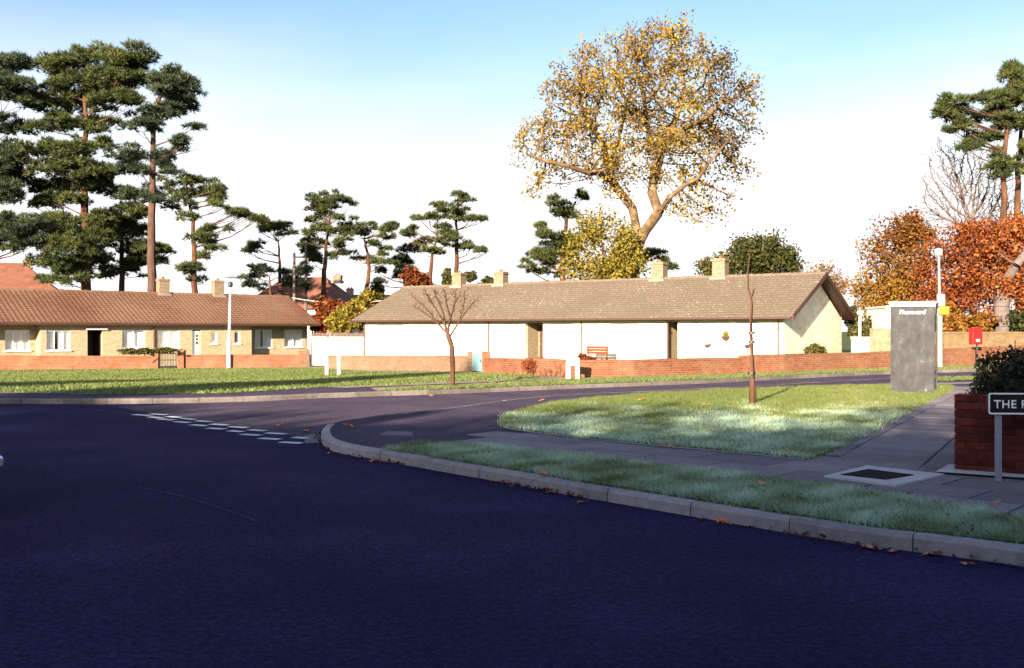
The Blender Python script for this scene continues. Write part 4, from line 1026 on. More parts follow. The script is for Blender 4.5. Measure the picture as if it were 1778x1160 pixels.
def lamp_left():
    p = G(397, 638.5, .11); D = p.y; Z = lambda py: H_at(397, py, D) - p.z
    o = thing('street_lamp', 'slim pale lamp post with flat canopy head in front of left terrace', 'street lamp', p)
    MB().tube([(0, 0, -.1), (.02, 0, Z(590)), (.03, 0, Z(589)), (.10, 0, Z(500))], [.13, .12, .085, .06], 10).build('post', M['concrete'], o, smooth=True)
    MB().lathe([(.06, 0), (.13, .08), (.13, .25), (.05, .3)], 12, (.10, 0, Z(499))).build('lantern', M['black_metal'], o, smooth=True)
    MB().lathe([(.02, 0), (.36, -.05), (.37, -.03), (.05, .05)], 18, (.13, 0, Z(481))).build('canopy', M['grey_metal'], o, smooth=True)
    MB().tube([(.1, 0, Z(493)), (.13, 0, Z(481))], .012, 5).build('stem', M['black_metal'], o)
lamp_left()
p = W(1493, 575, 49); p.z = gz(p.x, p.y)
o = thing('garden_lamp', 'small cream lamp post with round globe beside the gable', 'lamp post', p)
MB().tube([(0, 0, 0), (0, 0, H_at(1493, 549, 49) - p.z)], .07, 8).build('post', M['concrete'], o, smooth=True)
MB().lathe([(.02, -.14), (.12, -.08), (.15, 0), (.12, .08), (.02, .14)], 12, (0, 0, H_at(1493, 543, 49) - p.z)).build('globe', M['lamp_white'], o, smooth=True)
# post box
p = G(1694, 637, .11); D = p.y; Z = lambda py: H_at(1694, py, D) - p.z; s = D / FPX
o = thing('post_box', 'small red post box on a dark post by the far verge', 'post box', p, R(8))
MB().tube([(.06, 0, -.1), (.06, 0, Z(597))], .045, 8).build('post', M['black_metal'], o, smooth=True)
b = MB(); wv = 9.2 * s; z0 = Z(598); z1 = Z(569)
b.prism([(-wv, z0), (wv, z0), (wv, z1 - .05), (wv * .8, z1), (-wv * .8, z1), (-wv, z1 - .05)], 1, -.16, .16); bx_ = b.build('box', M['red_paint'], o, bevel=.02)
MB().box(-wv * .7, wv * .7, -.175, -.162, z1 - .17, z1 - .13).build('slot', M['black_metal'], bx_); MB().box(-wv * .35, wv * .35, -.168, -.162, z0 + .12, z0 + .22).build('notice_plate', M['white_paint'], bx_)
MB().box(-wv * 1.05, wv * 1.05, -.2, -.161, z1 - .115, z1 - .09).build('hood', M['red_paint'], bx_)
# white signs on two posts
def small_sign(label, x0, x1, yb, yp, yt, mat, plate_txt=True):
    p = G((x0 + x1) / 2, yb, .115); D = p.y; s = D / FPX; o = thing('small_sign', label, 'sign', p); Z = lambda py: H_at(x0, py, D) - p.z; c = (x0 + x1) / 2
    for x in (x0 + 3.5, x1 - 3.5): MB().box((x - c) * s - .065, (x - c) * s + .065, -.06, .06, -.1, Z(yp) + .06).build('post', mat, o)
    MB().box((x0 - c) * s, (x1 - c) * s, -.10, -.062, Z(yp), Z(yt)).build('plate', M['white_paint'], o)
    MB().box((x0 - c) * s + .07, (x1 - c) * s - .07, -.104, -.1015, Z((yp + yt) / 2) - .03, Z((yp + yt) / 2) + .01).build('worn_lettering', M['slab'], o)
small_sign('white street sign on two stout posts left of the bare tree', 564, 592, 652, 612, 603, M['concrete'])
small_sign('small white sign on two white legs in front of the curved brick wall', 983, 1006, 656.5, 634, 622, M['white_paint'])
# utility poles and a cable
def pole(label, px, ytop, D, arm=None):
    p = W(px, 575, D); p.z = gz(p.x, p.y); o = thing('utility_pole', label, 'pole', p)
    h = H_at(px, ytop, D) - p.z
    MB().tube([(0, 0, 0), (0, 0, h)], [.15, .10], 8).build('pole', M['bark_grey'], o, smooth=True)
    if arm: MB().box(*arm, -.05, .05, h - .35, h - .25).build('crossarm', M['bark_grey'], o)
    MB().lathe([(.04, 0), (.05, .05), (.03, .12)], 8, (0, 0, h)).build('insulator', M['white_paint'], o)
pole('thin utility pole left of the tall orange pine stem', 511, 440, 80, (-.1, .95))
pole('shorter utility pole beside the crossarm near the pines', 531, 421, 82)
cb = MB(); pa, pb = W(507, 517, 74), W(742, 505, 74); pts = []
for k in range(17):
    t = k / 16; q = pa.lerp(pb, t); q.z -= 4 * t * (1 - t) * .62; pts.append(q)
tag(cb.tube(pts, .028, 5).build('overhead_cable', M['kiosk_cap']), 'pale sagging cable strung between the two bungalow roofs', 'cable')

# ------------------------------------------------------------------ near brick wall with hedge (right edge)
wp0 = G(1657, 820, .1); wp1 = G(1778, 829, .1); wd_ = Vector((wp1.x - wp0.x, wp1.y - wp0.y)).normalized(); wrz = math.atan2(wd_.y, wd_.x)
nw = thing('near_wall', 'dark red brick wall end behind the black street nameplate', 'garden wall', wp0, wrz)
NH = H_at(1657, 683, wp0.y) - wp0.z; ncrs = 10; ch = NH / ncrs; bl = .225; WLEN = 4.2
MB().box(.012, WLEN, .014, .20, -.1, NH - .012).build('mortar_core', M['mortar'], nw)
bd = []
for q in range(6):
    me = MB().box(0, bl - .011, 0, .215, 0, ch - .011).mesh('brick', bevel=.004); me.materials.append(M['near_brick']); bd.append(me)
hd = MB().box(0, bl / 2 - .011, 0, .215, 0, ch - .011).mesh('brick', bevel=.004); hd.materials.append(M['near_brick'])
for c in range(ncrs):
    x = 0
    if c % 2: link('brick', hd, nw, (0, random.uniform(-.002, .002), c * ch)); x = bl / 2
    while x + bl <= WLEN:
        link('brick', random.choice(bd), nw, (x, random.uniform(-.003, .003), c * ch)); x += bl
st = MB(); 
for (x, y) in ((-.12, -.28), (4.0, -.13), (4.0, 0.0), (0, 0.0), (.0, .45), (-.12, .35)): st.v.append((x, y, .03)); 
st.f = [(0,1,2,3),(0,3,4,5)]
st.build('base_strip', M['concrete'], nw)
# side wall along the path, behind the pier (bricks by material)
MB().add([(.0,.23,-.1),(.2,.23,-.1),(.2,.23,NH-.05),(.0,.23,NH-.05)] + [(.0+dx+1.2, 9.0, z) for dx, z in ((0,-.1),(.2,-.1),(.2,NH-.1),(0,NH-.1))], [(0,1,2,3),(4,7,6,5),(0,4,5,1),(1,5,6,2),(2,6,7,3),(3,7,4,0)]).build('side_wall', M['wall_red'], nw)
# hedge: bulging strip behind the wall, receding along the path
hg = thing('hedge', 'dark clipped hedge rising behind the near brick wall', 'hedge', (wp0.x, wp0.y, wp0.z))
hp = []; hn = 30000
hx = Vector((wd_.x, wd_.y)); hu = Vector((ub.x, ub.y))
core = MB()
for k in range(hn):
    t = random.random() ** .8
    side = random.random()
    if side < .62:      # along the path: from the pier away
        s = random.uniform(.15, 8.5); q = random.random(); ang = random.uniform(-.5, math.pi)
        off = .70 + .66 * math.cos(ang) * -1 + random.gauss(0, .05); 
        top = 1.02 + .10 * math.sin(s * 2.1) + .06 * math.sin(s * 5)
        z = max(.05, top * (.42 + .58 * math.sin(max(-.4, min(ang, math.pi + .0)))) + random.gauss(0, .05))
        c = Vector((wp0.x, wp0.y)) + hu * s + Vector((hu.y, -hu.x)) * (off + .05)
    else:               # along the front wall to the right
        s = random.uniform(.1, 4.2); ang = random.uniform(-.3, math.pi)
        off = .72 - .5 * math.cos(ang) + random.gauss(0, .05); top = .98 + .34 * min(1, s / .9) + .05 * math.sin(s * 7)
        z = max(.05, top * (.4 + .6 * math.sin(max(-.3, ang))) + random.gauss(0, .05))
        c = Vector((wp0.x, wp0.y)) + hx * s + Vector((-hx.y, hx.x)) * off
    hp.append((c.x - wp0.x, c.y - wp0.y, z))
hp = np.array(hp); link('foliage', leaf_mesh('hedge_foliage', hp, .05, M['hedge_leaf'], np.clip(RNG.normal(.4, .25, len(hp)), 0, 1)), hg)
tw = MB()
for k in range(130):
    i = random.randrange(len(hp)); a = Vector(hp[i]); 
    if a.z < .8: continue
    tw.tube([a - Vector((0, 0, .1)), a + Vector((random.gauss(0, .08), random.gauss(0, .08), random.uniform(.04, .14)))], [.006, .003], 3, False)
tw.build('twigs', M['bark_dark'], hg)['kind'] = 'stuff'
for (A0, dirv2, nrm2, L0, hgt) in ((Vector((wp0.x, wp0.y)), hu, Vector((hu.y, -hu.x)), 8.3, .85), (Vector((wp0.x, wp0.y)), hx, Vector((-hx.y, hx.x)), 4.0, .95)):
    b = MB()
    prof = [(.42, 0), (.38, hgt * .6), (.6, hgt * .95), (.95, hgt * .95), (1.15, hgt * .6), (1.1, 0)]
    nseg = 8
    for k in range(nseg + 1):
        s = .35 + (L0 - .35) * k / nseg
        for (o_, z_) in prof:
            c = A0 + dirv2 * s + nrm2 * o_; b.v.append((c.x - wp0.x, c.y - wp0.y, z_))
    for k in range(nseg):
        for q in range(len(prof) - 1): b.f.append((k*6+q, (k+1)*6+q, (k+1)*6+q+1, k*6+q+1))
    b.f += [tuple(range(6)), tuple(nseg*6 + q for q in range(5, -1, -1))]
    b.build('inner_growth', M['hedge_leaf'], hg)

# ------------------------------------------------------------------ parked car at the left edge (only its rear corner shows)
def car():
    corner = Vector((-4.11, 7.95)); fwd = Vector((-.66, .75)).normalized(); rz = math.atan2(fwd.y, fwd.x) - math.pi / 2   # local +y = forward
    o = thing('parked_car', 'dark car cut off at the left edge, bumper and tail lamp showing', 'car', (corner.x, corner.y, 0), rz)
    Lc = 3.9; Wc = 1.6                                    # local x from -Wc (left) to 0 (right side), y from 0 (rear) to Lc
    side = [(0.02,.32),(0,.62),(.06,.86),(.35,.92),(.62,1.30),(1.0,1.38),(2.0,1.38),(2.55,.95),(3.7,.82),(3.88,.62),(3.86,.30),(3.45,.26),(3.38,.48),(3.15,.60),(2.92,.48),(2.85,.24),(1.02,.24),(.95,.48),(.72,.60),(.49,.48),(.42,.26)]
    b = MB(); n = len(side)
    def sec(x, inset): return [(x, y, z) for y, z in [(yy, zz) if zz < .9 else (yy, zz) for yy, zz in side]]
    lay = []
    for (x, tuck) in ((-.0, .0), (-Wc, .0)):
        lay.append([(x + (-.0 if z < .9 else (-.16 if x == 0 else .16) * (z - .88) / .5), y, z) for y, z in side])
    b.add(lay[0] + lay[1], [tuple(range(n)), tuple(range(2*n-1, n-1, -1))] + [(i, n+i, n+(i+1) % n, (i+1) % n) for i in range(n)])
    b.build('body', M['car_paint'], o, bevel=.02)
    MB().box(-Wc - .03, .03, -.09, .10, .40, .52).build('bumper', M['chrome'], o, bevel=.03)
    for x in (-.30, -Wc + .04): MB().box(x, x + .26, -.03, .03, .60, .80).build('tail_lamp', M['tail'], o, bevel=.01)
    MB().box(-Wc + .55, -.55, -.025, .0, .56, .68).build('number_plate', M['yellow'], o)
    rw = MB().add([(-.22,.34,.95),(-Wc+.22,.34,.95),(-Wc+.30,.60,1.27),(-.30,.60,1.27),(-.22,.33,.96),(-Wc+.22,.33,.96),(-Wc+.30,.585,1.285),(-.30,.585,1.285)], [(0,1,2,3),(4,7,6,5),(0,4,5,1),(1,5,6,2),(2,6,7,3),(3,7,4,0)]); rw.build('rear_window', M['dark_glass'], o)
    for s, x in ((1, -.03), (-1, -Wc + .03)):
        MB().add([(x + s*.02, .62, .95), (x + s*.02, 2.3, .95), (x - s*.08, 1.95, 1.30), (x - s*.08, .78, 1.30)], [(0,1,2,3)]).build('side_window', M['dark_glass'], o)
    for x in (-.18, -Wc):
        for y in (.72, 3.15):
            w_ = MB(); prof = [(.20, 0), (.29, .01), (.31, .04), (.31, .14), (.29, .17), (.20, .18)]; nn = 20
            for (r, a) in prof:
                for k in range(nn): w_.v.append((x + a, y + r * math.cos(2*math.pi*k/nn), .31 + r * math.sin(2*math.pi*k/nn)))
            for i in range(len(prof) - 1):
                for k in range(nn): w_.f.append((i*nn+k, i*nn+(k+1) % nn, (i+1)*nn+(k+1) % nn, (i+1)*nn+k))
            wh = w_.build('wheel', M['tyre'], o, smooth=True)
            r_ = MB(); 
            for a in (.02, .16):
                r_.v += [(x + a, y + .2 * math.cos(2*math.pi*k/nn), .31 + .2 * math.sin(2*math.pi*k/nn)) for k in range(nn)]
            r_.f = [tuple(range(nn)), tuple(range(2*nn-1, nn-1, -1))]; r_.build('rim', M['grey_metal'], wh)
car()

# ------------------------------------------------------------------ pines
pine('pine_tree', 'tall dark pine cut off by the left edge of the photo', 72, [[(-22,505),(-20,300),(-14,120)]], [(20,123,48,20),(24,151,40,14),(16,179,48,20),(-40,140,50,25),(-60,200,50,22),(16,230,36,16),(16,282,28,24),(16,318,32,28),(-50,280,50,24),(-60,360,50,24),(14,352,28,20),(24,409,56,24),(48,429,40,18),(-40,430,50,24)], .42, 'needles_dark', 'bark_dark', full=1.25)
pine('pine_tree', 'tallest spreading pine behind the left terrace with sunlit trunk', 74, [[(148,505),(148,400),(146,300),(150,220),(146,130)]], [(103,119,36,18),(167,115,46,22),(222,112,44,22),(131,151,58,22),(206,147,54,22),(79,187,40,17),(139,183,58,22),(206,187,46,19),(99,227,54,18),(168,222,42,15),(79,270,50,16),(131,266,34,18),(171,258,24,14),(99,298,46,22),(171,306,42,18),(99,334,50,20),(167,330,28,15),(79,361,38,15),(131,353,30,15),(103,397,42,22),(167,393,34,18),(119,437,50,22),(171,425,42,22),(91,464,42,18),(159,468,38,18),(120,490,50,14)], .42, full=1.25)
pine('pine_tree', 'tall pine with straight dark trunk left of the terrace chimney', 71, [[(264,505),(264,400),(265,300),(266,210),(285,150)]], [(297,143,30,16),(325,163,26,22),(278,163,34,18),(309,191,38,18),(270,207,34,16),(333,225,22,7),(317,254,26,9),(246,227,36,14),(222,274,42,14),(286,274,22,13),(238,298,30,14),(246,345,50,16),(286,357,30,12),(293,306,20,9)], .38, 'needles_dark', 'bark_dark', full=1.25)
pine('pine_tree', 'shorter dark pine between the two tall pines at left', 78, [[(212,505),(212,430),(210,350)]], [(218,373,38,18),(214,405,38,18),(238,437,38,18),(258,457,42,14),(222,476,36,15),(297,437,30,9),(206,345,26,14)], .3, 'needles', 'bark_dark', full=1.25)
pine('pine_tree', 'leaning pine with a long drooping arm right of the terrace chimneys', 72, [[(338,510),(338,430),(334,380),(327,345)]], [(309,322,34,14),(345,322,30,12),(373,330,19,9),(337,345,42,14),(381,361,23,8),(405,371,20,7),(430,380,20,6),(448,383,11,4),(325,381,26,12),(369,401,30,8),(349,417,34,8),(369,435,19,5),(329,468,22,13),(345,492,16,9)], .27)
pine('pine_tree', 'small flat topped pine above the right end of the terrace roof', 84, [[(487,515),(486,470),(483,420)]], [(467,397,26,10),(490,394,17,8),(496,410,19,6),(451,428,23,7),(431,439,10,5)], .24)
pine('pine_tree', 'low scrubby pine peeping over the end of the terrace roof', 82, [[(470,515),(468,480)]], [(445,470,20,7),(434,484,15,6),(470,473,20,7),(442,501,23,9),(496,476,16,10),(527,473,13,16),(505,498,18,10),(527,500,14,12)], .18, 'needles_dark')
pine('pine_tree', 'round crowned pine with orange trunk between the two bungalows', 84, [[(562,520),(563,470),(566,430),(572,390)]], [(552,344,19,10),(580,347,21,12),(608,358,21,9),(541,361,16,10),(569,366,24,13),(541,389,19,12),(597,383,24,10),(557,403,21,12),(532,411,16,10),(597,406,19,15),(602,420,16,10),(557,428,19,10),(535,436,19,13),(546,456,16,10),(580,448,14,8)], .3)
pine('pine_tree', 'crooked open pine rising over the yellow shrub', 86, [[(634,530),(637,500),(641,465),(638,440),(632,415)]], [(633,397,19,8),(661,400,21,6),(681,394,8,5),(625,411,13,9),(670,414,19,6),(647,425,16,6),(602,442,21,8),(625,453,24,5),(667,459,24,5)], .26)
pine('pine_tree', 'wide layered pine with two stems behind the bungalow chimneys', 84, [[(747,505),(748,470),(751,440),(760,410)],[(792,478),(793,440),(792,400),(796,350)]], [(796,341,10,6),(805,352,21,6),(768,358,19,6),(791,363,24,7),(729,382,13,4),(757,377,21,7),(794,380,19,6),(830,383,16,5),(763,397,24,7),(709,411,19,10),(746,425,29,12),(788,422,29,12),(816,434,21,9),(839,439,16,4),(751,442,21,8)], .26)
pine('pine_tree', 'dense dark conifer crown left of the two stemmed pine', 90, [[(702,500),(704,470),(706,440)]], [(709,436,19,13),(704,456,19,10),(706,470,21,10),(690,448,12,7),(660,476,8,12),(658,492,12,9),(690,484,14,6)], .25, 'needles_dark', 'bark_dark')
pine('pine_tree', 'blue green pine left of the golden plane tree', 80, [[(978,500),(976,440),(985,380),(1000,350)]], [(967,356,19,14),(1009,348,19,13),(937,397,12,6),(979,378,28,15),(962,416,28,15),(933,445,23,15),(967,454,36,18),(912,464,12,10),(988,432,24,19),(946,479,40,12),(1136,441,20,7),(1127,454,20,10),(1165,470,8,12)], .3)
pine('pine_tree', 'tall spreading pine at the top right edge', 62, [[(1744,575),(1743,400),(1743,290),(1752,180)],[(1772,575),(1768,400),(1768,290),(1775,200)]], [(1757,124,15,11),(1757,140,20,10),(1647,181,16,10),(1685,183,32,14),(1731,174,32,16),(1765,170,21,20),(1639,202,16,9),(1677,208,36,15),(1731,208,40,16),(1660,229,16,9),(1710,246,32,17),(1757,229,25,20),(1677,261,16,4),(1744,276,24,12),(1736,301,20,17),(1800,160,30,22),(1810,210,36,20),(1805,260,34,18),(1780,300,24,14)], .34, full=1.25)

# ------------------------------------------------------------------ broadleaf trees
def plane_t(c, t):
    px = CX + c[:, 0] / c[:, 1] * FPX; return t + np.where(px > 1230, -.25, .05) + .12 * np.sin(px / 23.0)
broadleaf('plane_tree', 'huge golden plane tree towering behind the bungalow', 76,
    [(1097,500),(1102,437),(1119,403,-.5),(1144,369,-1)],
    [[(1144,369,-1),(1161,344,-1.5),(1191,320,-2),(1212,310,-2.5),(1229,285,-3),(1262,247,-3)],
     [(1144,369,-1),(1132,335,0),(1136,306,1),(1144,280,1),(1125,225,2),(1119,180,2)],
     [(1144,280,1),(1153,247,0),(1174,204,-1),(1190,160,-1)], [(1174,230,-1),(1220,209,-2),(1254,175,-2)],
     [(1110,420,0),(1098,361,1.5),(1068,323,2),(1055,289,3),(1048,250,3),(1022,213,3)],
     [(1062,315,2),(1040,300,0),(1022,301,-2),(988,289,-3),(950,280,-3),(915,268,-3)], [(1055,289,3),(1075,240,5),(1085,190,6)]],
    [(1125,185,165,150),(1010,170,70,90),(955,260,72,75),(1265,210,68,115),(1130,95,120,62),(1080,260,80,60,.5),(1225,350,55,55,.35),(1200,270,70,60,.7),(960,320,50,28,.5)],
    3200, 21000, .24, M['plane_leaf'], M['bark_plane'], .47, .031, .42, .55, depth=.85, jit=.34, tfun=plane_t)
broadleaf('golden_tree', 'yellow green leafy tree climbing the foot of the plane tree', 74, [(1050,500),(1048,450)], [], [(1040,405,30,40),(1008,445,26,40),(1078,430,26,40),(1045,470,58,24),(1065,385,16,22,.5),(1020,390,20,22,.6),(1098,455,16,30,.8)], 800, 7500, .24, M['gold_leaf'], M['bark_young'], .16, .02, .3, .45, jit=.42, dense=.05)
broadleaf('dense_tree', 'round dark green tree with brown side behind the right chimney', 72, [(1310,510),(1310,470)], [], [(1320,450,55,42),(1270,465,42,28),(1360,465,30,24),(1300,430,34,24),(1240,470,25,16,.5)], 700, 12000, .24, M['green_leaf'], M['bark_dark'], .22, .02, .3, .5, jit=.3, dense=.3, tfun=lambda c, t: t + np.where(c[:, 0] < 15.2, .28, 0))
broadleaf('bare_shrub', 'thin brownish tree showing above the gable ridge', 70, [(1425,510),(1425,485)], [], [(1425,475,36,20),(1455,495,25,22)], 500, 1600, .16, M['orange_leaf'], M['bark_grey'], .12, .018, .2, .3, jit=.25)
broadleaf('orange_tree', 'orange and yellow beech tree between gable and lamp', 55, [(1545,575),(1548,520),(1552,470)], [], [(1560,410,42,42),(1525,440,40,50),(1560,480,58,55),(1505,500,22,55,.8),(1590,430,30,50),(1540,540,50,35)], 1500, 15000, .17, M['orange_leaf'], M['bark_dark'], .2, .014, .22, .30, jit=.22, dense=.12, tfun=lambda c, t: t + np.clip((5.2 - c[:, 2]) * .10, -.25, .3))
broadleaf('russet_tree', 'russet red tree behind the lamp post', 52, [(1655,575),(1650,530),(1655,480)], [], [(1650,470,58,70),(1690,440,60,50),(1630,520,40,50),(1690,520,45,45),(1720,420,40,30)], 1500, 15000, .16, M['red_leaf'], M['bark_young'], .16, .013, .22, .30, jit=.22, dense=.12)
broadleaf('russet_tree', 'bright orange red tree with thick grey trunk at right edge', 51, [(1740,575),(1739,540),(1740,500)], [[(1740,500),(1765,460,-1),(1790,430,-1)],[(1740,500),(1715,460,1),(1705,430,2)]], [(1750,440,50,48),(1790,470,50,60),(1740,490,40,28),(1820,430,40,50),(1770,400,45,24)], 1300, 13000, .17, M['red_leaf'], M['bark_grey'], .38, .013, .22, .30, jit=.22, dense=.12, tfun=lambda c, t: t + .18)
broadleaf('bare_tree', 'leafless grey tree under the big pine at upper right', 66, [(1690,575),(1688,470),(1686,420)], [], [(1680,320,70,74),(1640,325,52,64,.9),(1720,345,45,60),(1650,268,45,32,.8),(1620,370,42,32,.8)], 3200, 0, .2, M['red_leaf'], M['bark_grey'], .24, .013, .20, .20)
broadleaf('bare_tree', 'leafless dark tree behind the russet trees by the pine stems', 68, [(1745,575),(1748,470)], [], [(1760,370,55,40),(1720,390,40,30)], 700, 0, .2, M['red_leaf'], M['bark_dark'], .22, .020, .22, .32)
# understorey behind the rendered wall
def shrub(name, label, D, ells, n, leaf, mat, bark='bark_dark', cat='shrub', stems=5, onground=None, depth=.8, lift=-.06, tb=0.0):
    cx_ = np.mean([e[0] for e in ells]); b = W(cx_, 575, D); b.z = float(T(b.x, b.y)) + lift
    root = thing(name, label, cat, b); c = ell_points(D, ells, n, depth, 2.4) - np.array(b); c = c[c[:, 2] > .02]
    link('foliage', leaf_mesh(name + '_foliage', c, leaf, M[mat], np.clip(RNG.normal(.5 + tb, .27, len(c)), 0, 1)), root)
    s = MB()
    for k in range(stems):
        e = random.choice(ells); t = W(e[0] + random.uniform(-.5, .5) * e[2], e[1] - e[3] * .3, D + random.uniform(-.4, .4) * e[2] / FPX * D) - b
        s.tube([(random.gauss(0, .05), random.gauss(0, .05), -.05), (t.x * .4, t.y * .4, t.z * .5), tuple(t)], [.03, .02, .008], 4, False)
    s.build('stems', M[bark], root); return root
shrub('undergrowth_shrub', 'brown undergrowth behind the rendered wall left of the post box', 50.5, [(1665,565,45,22),(1640,545,25,25),(1700,560,30,18)], 3500, .22, 'orange_leaf')
shrub('undergrowth_shrub', 'dark undergrowth around the thick grey trunk', 51.5, [(1750,560,45,22),(1790,560,40,25),(1720,566,20,14)], 3500, .2, 'green_leaf', tb=-.2)
shrub('undergrowth_shrub', 'low green bush between gable and stone wall', 50, [(1500,575,24,20),(1520,565,18,22)], 2200, .18, 'green_leaf', tb=.2)
shrub('undergrowth_shrub', 'dark green bush hugging the gable corner', 53, [(1482,560,14,28)], 1500, .18, 'green_leaf')
shrub('yellow_shrub', 'yellow leaved shrub above the white wall between bungalows', 68, [(610,550,30,28),(590,560,26,20),(630,535,16,22),(640,515,14,14)], 5200, .24, 'gold_leaf')
shrub('russet_shrub', 'dark russet shrub beside the end of the terrace', 69, [(565,545,22,28),(555,565,16,18),(585,535,18,16)], 3600, .24, 'red_leaf', tb=-.15)
shrub('cypress', 'pointed green cypress above the left end of the bungalow roof', 92, [(655,520,18,14),(655,505,12,14),(656,492,6,9)], 2600, .26, 'gold_leaf', tb=-.3, cat='tree')
shrub('russet_shrub', 'reddish small tree left of the first bungalow chimney', 80, [(722,484,24,16),(712,474,14,12),(735,495,20,8)], 2400, .26, 'red_leaf', tb=-.25)
shrub('conifer_top', 'narrow dark conifer top beside the first bungalow chimney', 78, [(776,485,9,20),(816,480,13,9)], 1300, .25, 'green_leaf')
shrub('dark_shrub', 'small dark shrub tip left of the second bungalow chimney', 74, [(848,490,10,10),(838,496,12,6)], 800, .25, 'green_leaf')
shrub('russet_shrub', 'twiggy russet shrub leaning over the curved wall left of the white sign', float(G(930, 652, .1).y) - .25, [(930,636,17,15),(942,630,18,11),(915,634,11,11)], 2300, .055, 'russet_twig', lift=.1, stems=26)
shrub('garden_shrub', 'dark shrub beside the red bench behind the wall', 37, [(1012,621,9,8),(1026,624,9,5)], 900, .09, 'russet_twig', tb=-.3)
shrub('garden_shrub', 'round bronze green bush on the wall below the gable', 38.5, [(1416,607,17,10),(1416,612,19,8)], 1600, .10, 'green_leaf', tb=.25)
shrub('garden_hedge', 'clipped green hedge behind the red wall left of the gate', 53.2, [(225,610,20,6),(250,610,22,6),(285,608,26,5)], 2200, .12, 'green_leaf', tb=.2)
shrub('wall_tuft', 'small green plant at the foot of the tan wall', float(G(701, 641, .1).y) - .4, [(701,638,7,4)], 250, .10, 'green_leaf', tb=.3, lift=.1)

# bare tree in front of the bungalow
def bare_young(name, label, px, py, path, ells, natt, rb, rt=.009, taper=False):
    b = G(px, py, .112); D = b.y
    skel = [[tuple(b)] + [tuple(W(x, y, D)) for x, y in path[0]]]
    for l in path[1:]: skel.append([tuple(W(x, y, D)) for x, y in l])
    A = ell_points(D, ells, natt, .8, 2.0) if natt else np.zeros((0, 3))
    nodes, par = grow(skel, A, .07, .09, 3, 120, .10, .12); root = thing(name, label, 'tree', b)
    m, rad, nch = tree_mesh(name, nodes - np.array(b), par, M['bark_young'], rt, 2.3, rb, 7, taper)
    o = link('trunk', m, root); return root
t1 = bare_young('bare_tree', 'small leafless street tree in front of the pale bungalow', 785, 671,
    [[(786,640),(784,600),(777,580),(773,566)], [(777,580),(764,566),(744,548),(722,534)], [(773,566),(764,548),(752,530),(742,512),(736,503)], [(764,566),(748,545),(730,526),(716,514)],
     [(773,566),(770,545),(760,522),(752,503)], [(777,578),(782,552),(789,528),(791,506)], [(782,552),(776,530),(772,505)], [(779,587),(795,562),(809,540),(824,522)], [(795,562),(803,540),(806,520),(806,506)], [(809,540),(822,526),(834,512)], [(789,528),(797,514),(800,504)]],
    [(772,530,56,30),(738,524,28,24),(812,524,26,22),(772,512,52,14)], 1000, .066, .0055)
sap = bare_young('sapling', 'thin young tree with pale stem on the near green', 1306, 703,
    [[(1306,650),(1304,600),(1303,560),(1305,530),(1303,517),(1298,500),(1298,475),(1302,440)], [(1303,517),(1307,508),(1308,502)]], [], 0, .062, .016, True)
p = G(1306, 703, .112); D = p.y
st_ = MB().tube([(0.05, .05, -.2), (.05, .05, H_at(1306, 672, D) - p.z)], .045, 8).build('stake', M['bark_young'], sap, smooth=True)
for py in (648, 594, 578): MB().tube([(-.005, .01, H_at(1303, py + 2, D) - p.z), (-.005, .01, H_at(1303, py - 2, D) - p.z)], .075 if py > 600 else .06, 8).build('tie', M['black_metal'], sap)

# ------------------------------------------------------------------ fallen leaves and litter
def leaf_shape():
    b = MB(); pts = []; n = 15
    for k in range(n):
        a = 2 * math.pi * k / n; r = (1.0 if k % 3 == 0 else .48) * random.uniform(.8, 1.15); pts.append((r * math.cos(a), r * math.sin(a), random.uniform(0, .35)))
    b.v = [(0, 0, .05)] + pts; b.f = [(0, 1 + k, 1 + (k + 1) % n) for k in range(n)]
    m = b.mesh('fallen_leaf'); m.materials.append(M['dead_leaf']); return m
lms = [leaf_shape() for _ in range(5)]
LEAVES = [(966,852,'gutter'),(1036,864,'gutter'),(1010,873,'road'),(1160,884,'gutter'),(1220,902,'gutter'),(1250,905,'gutter'),(1262,908,'gutter'),(1505,951,'gutter'),(1520,955,'gutter'),(1550,958,'gutter'),(1618,963,'gutter'),(870,837,'gutter'),(686,804,'gutter'),(648,801,'gutter'),(572,779,'gutter'),(575,787,'road'),(1682,981,'road'),(603,740,'kerb'),(1258,786,'path'),(1150,774,'path'),(1165,776,'path'),(1734,872,'path'),(940,696,'green'),(1115,694,'green'),(1225,703,'green'),(1365,781,'green'),(1085,845,'verge'),(945,822,'verge'),(1320,840,'verge'),(1208,833,'verge'),(487,738,'road'),(530,750,'road')]
where = {'gutter': 'fallen brown leaf lying in the gutter along the near kerb', 'road': 'single fallen leaf lying out on the dark road', 'kerb': 'fallen leaf on the corner behind the curved kerb', 'path': 'fallen leaf on the slab path', 'green': 'fallen leaf on the lawn round the sapling', 'verge': 'fallen leaf on the frosty strip beside the kerb'}
lift_of = {'gutter': .008, 'road': .006, 'kerb': .11, 'path': .125, 'green': .15, 'verge': .15}
ORD = ['first', 'second', 'third', 'fourth', 'fifth', 'sixth', 'seventh', 'eighth', 'ninth', 'tenth', 'eleventh', 'twelfth', 'thirteenth', 'fourteenth', 'fifteenth']
LEAVES.sort(key=lambda l: -l[0]); seen = {}
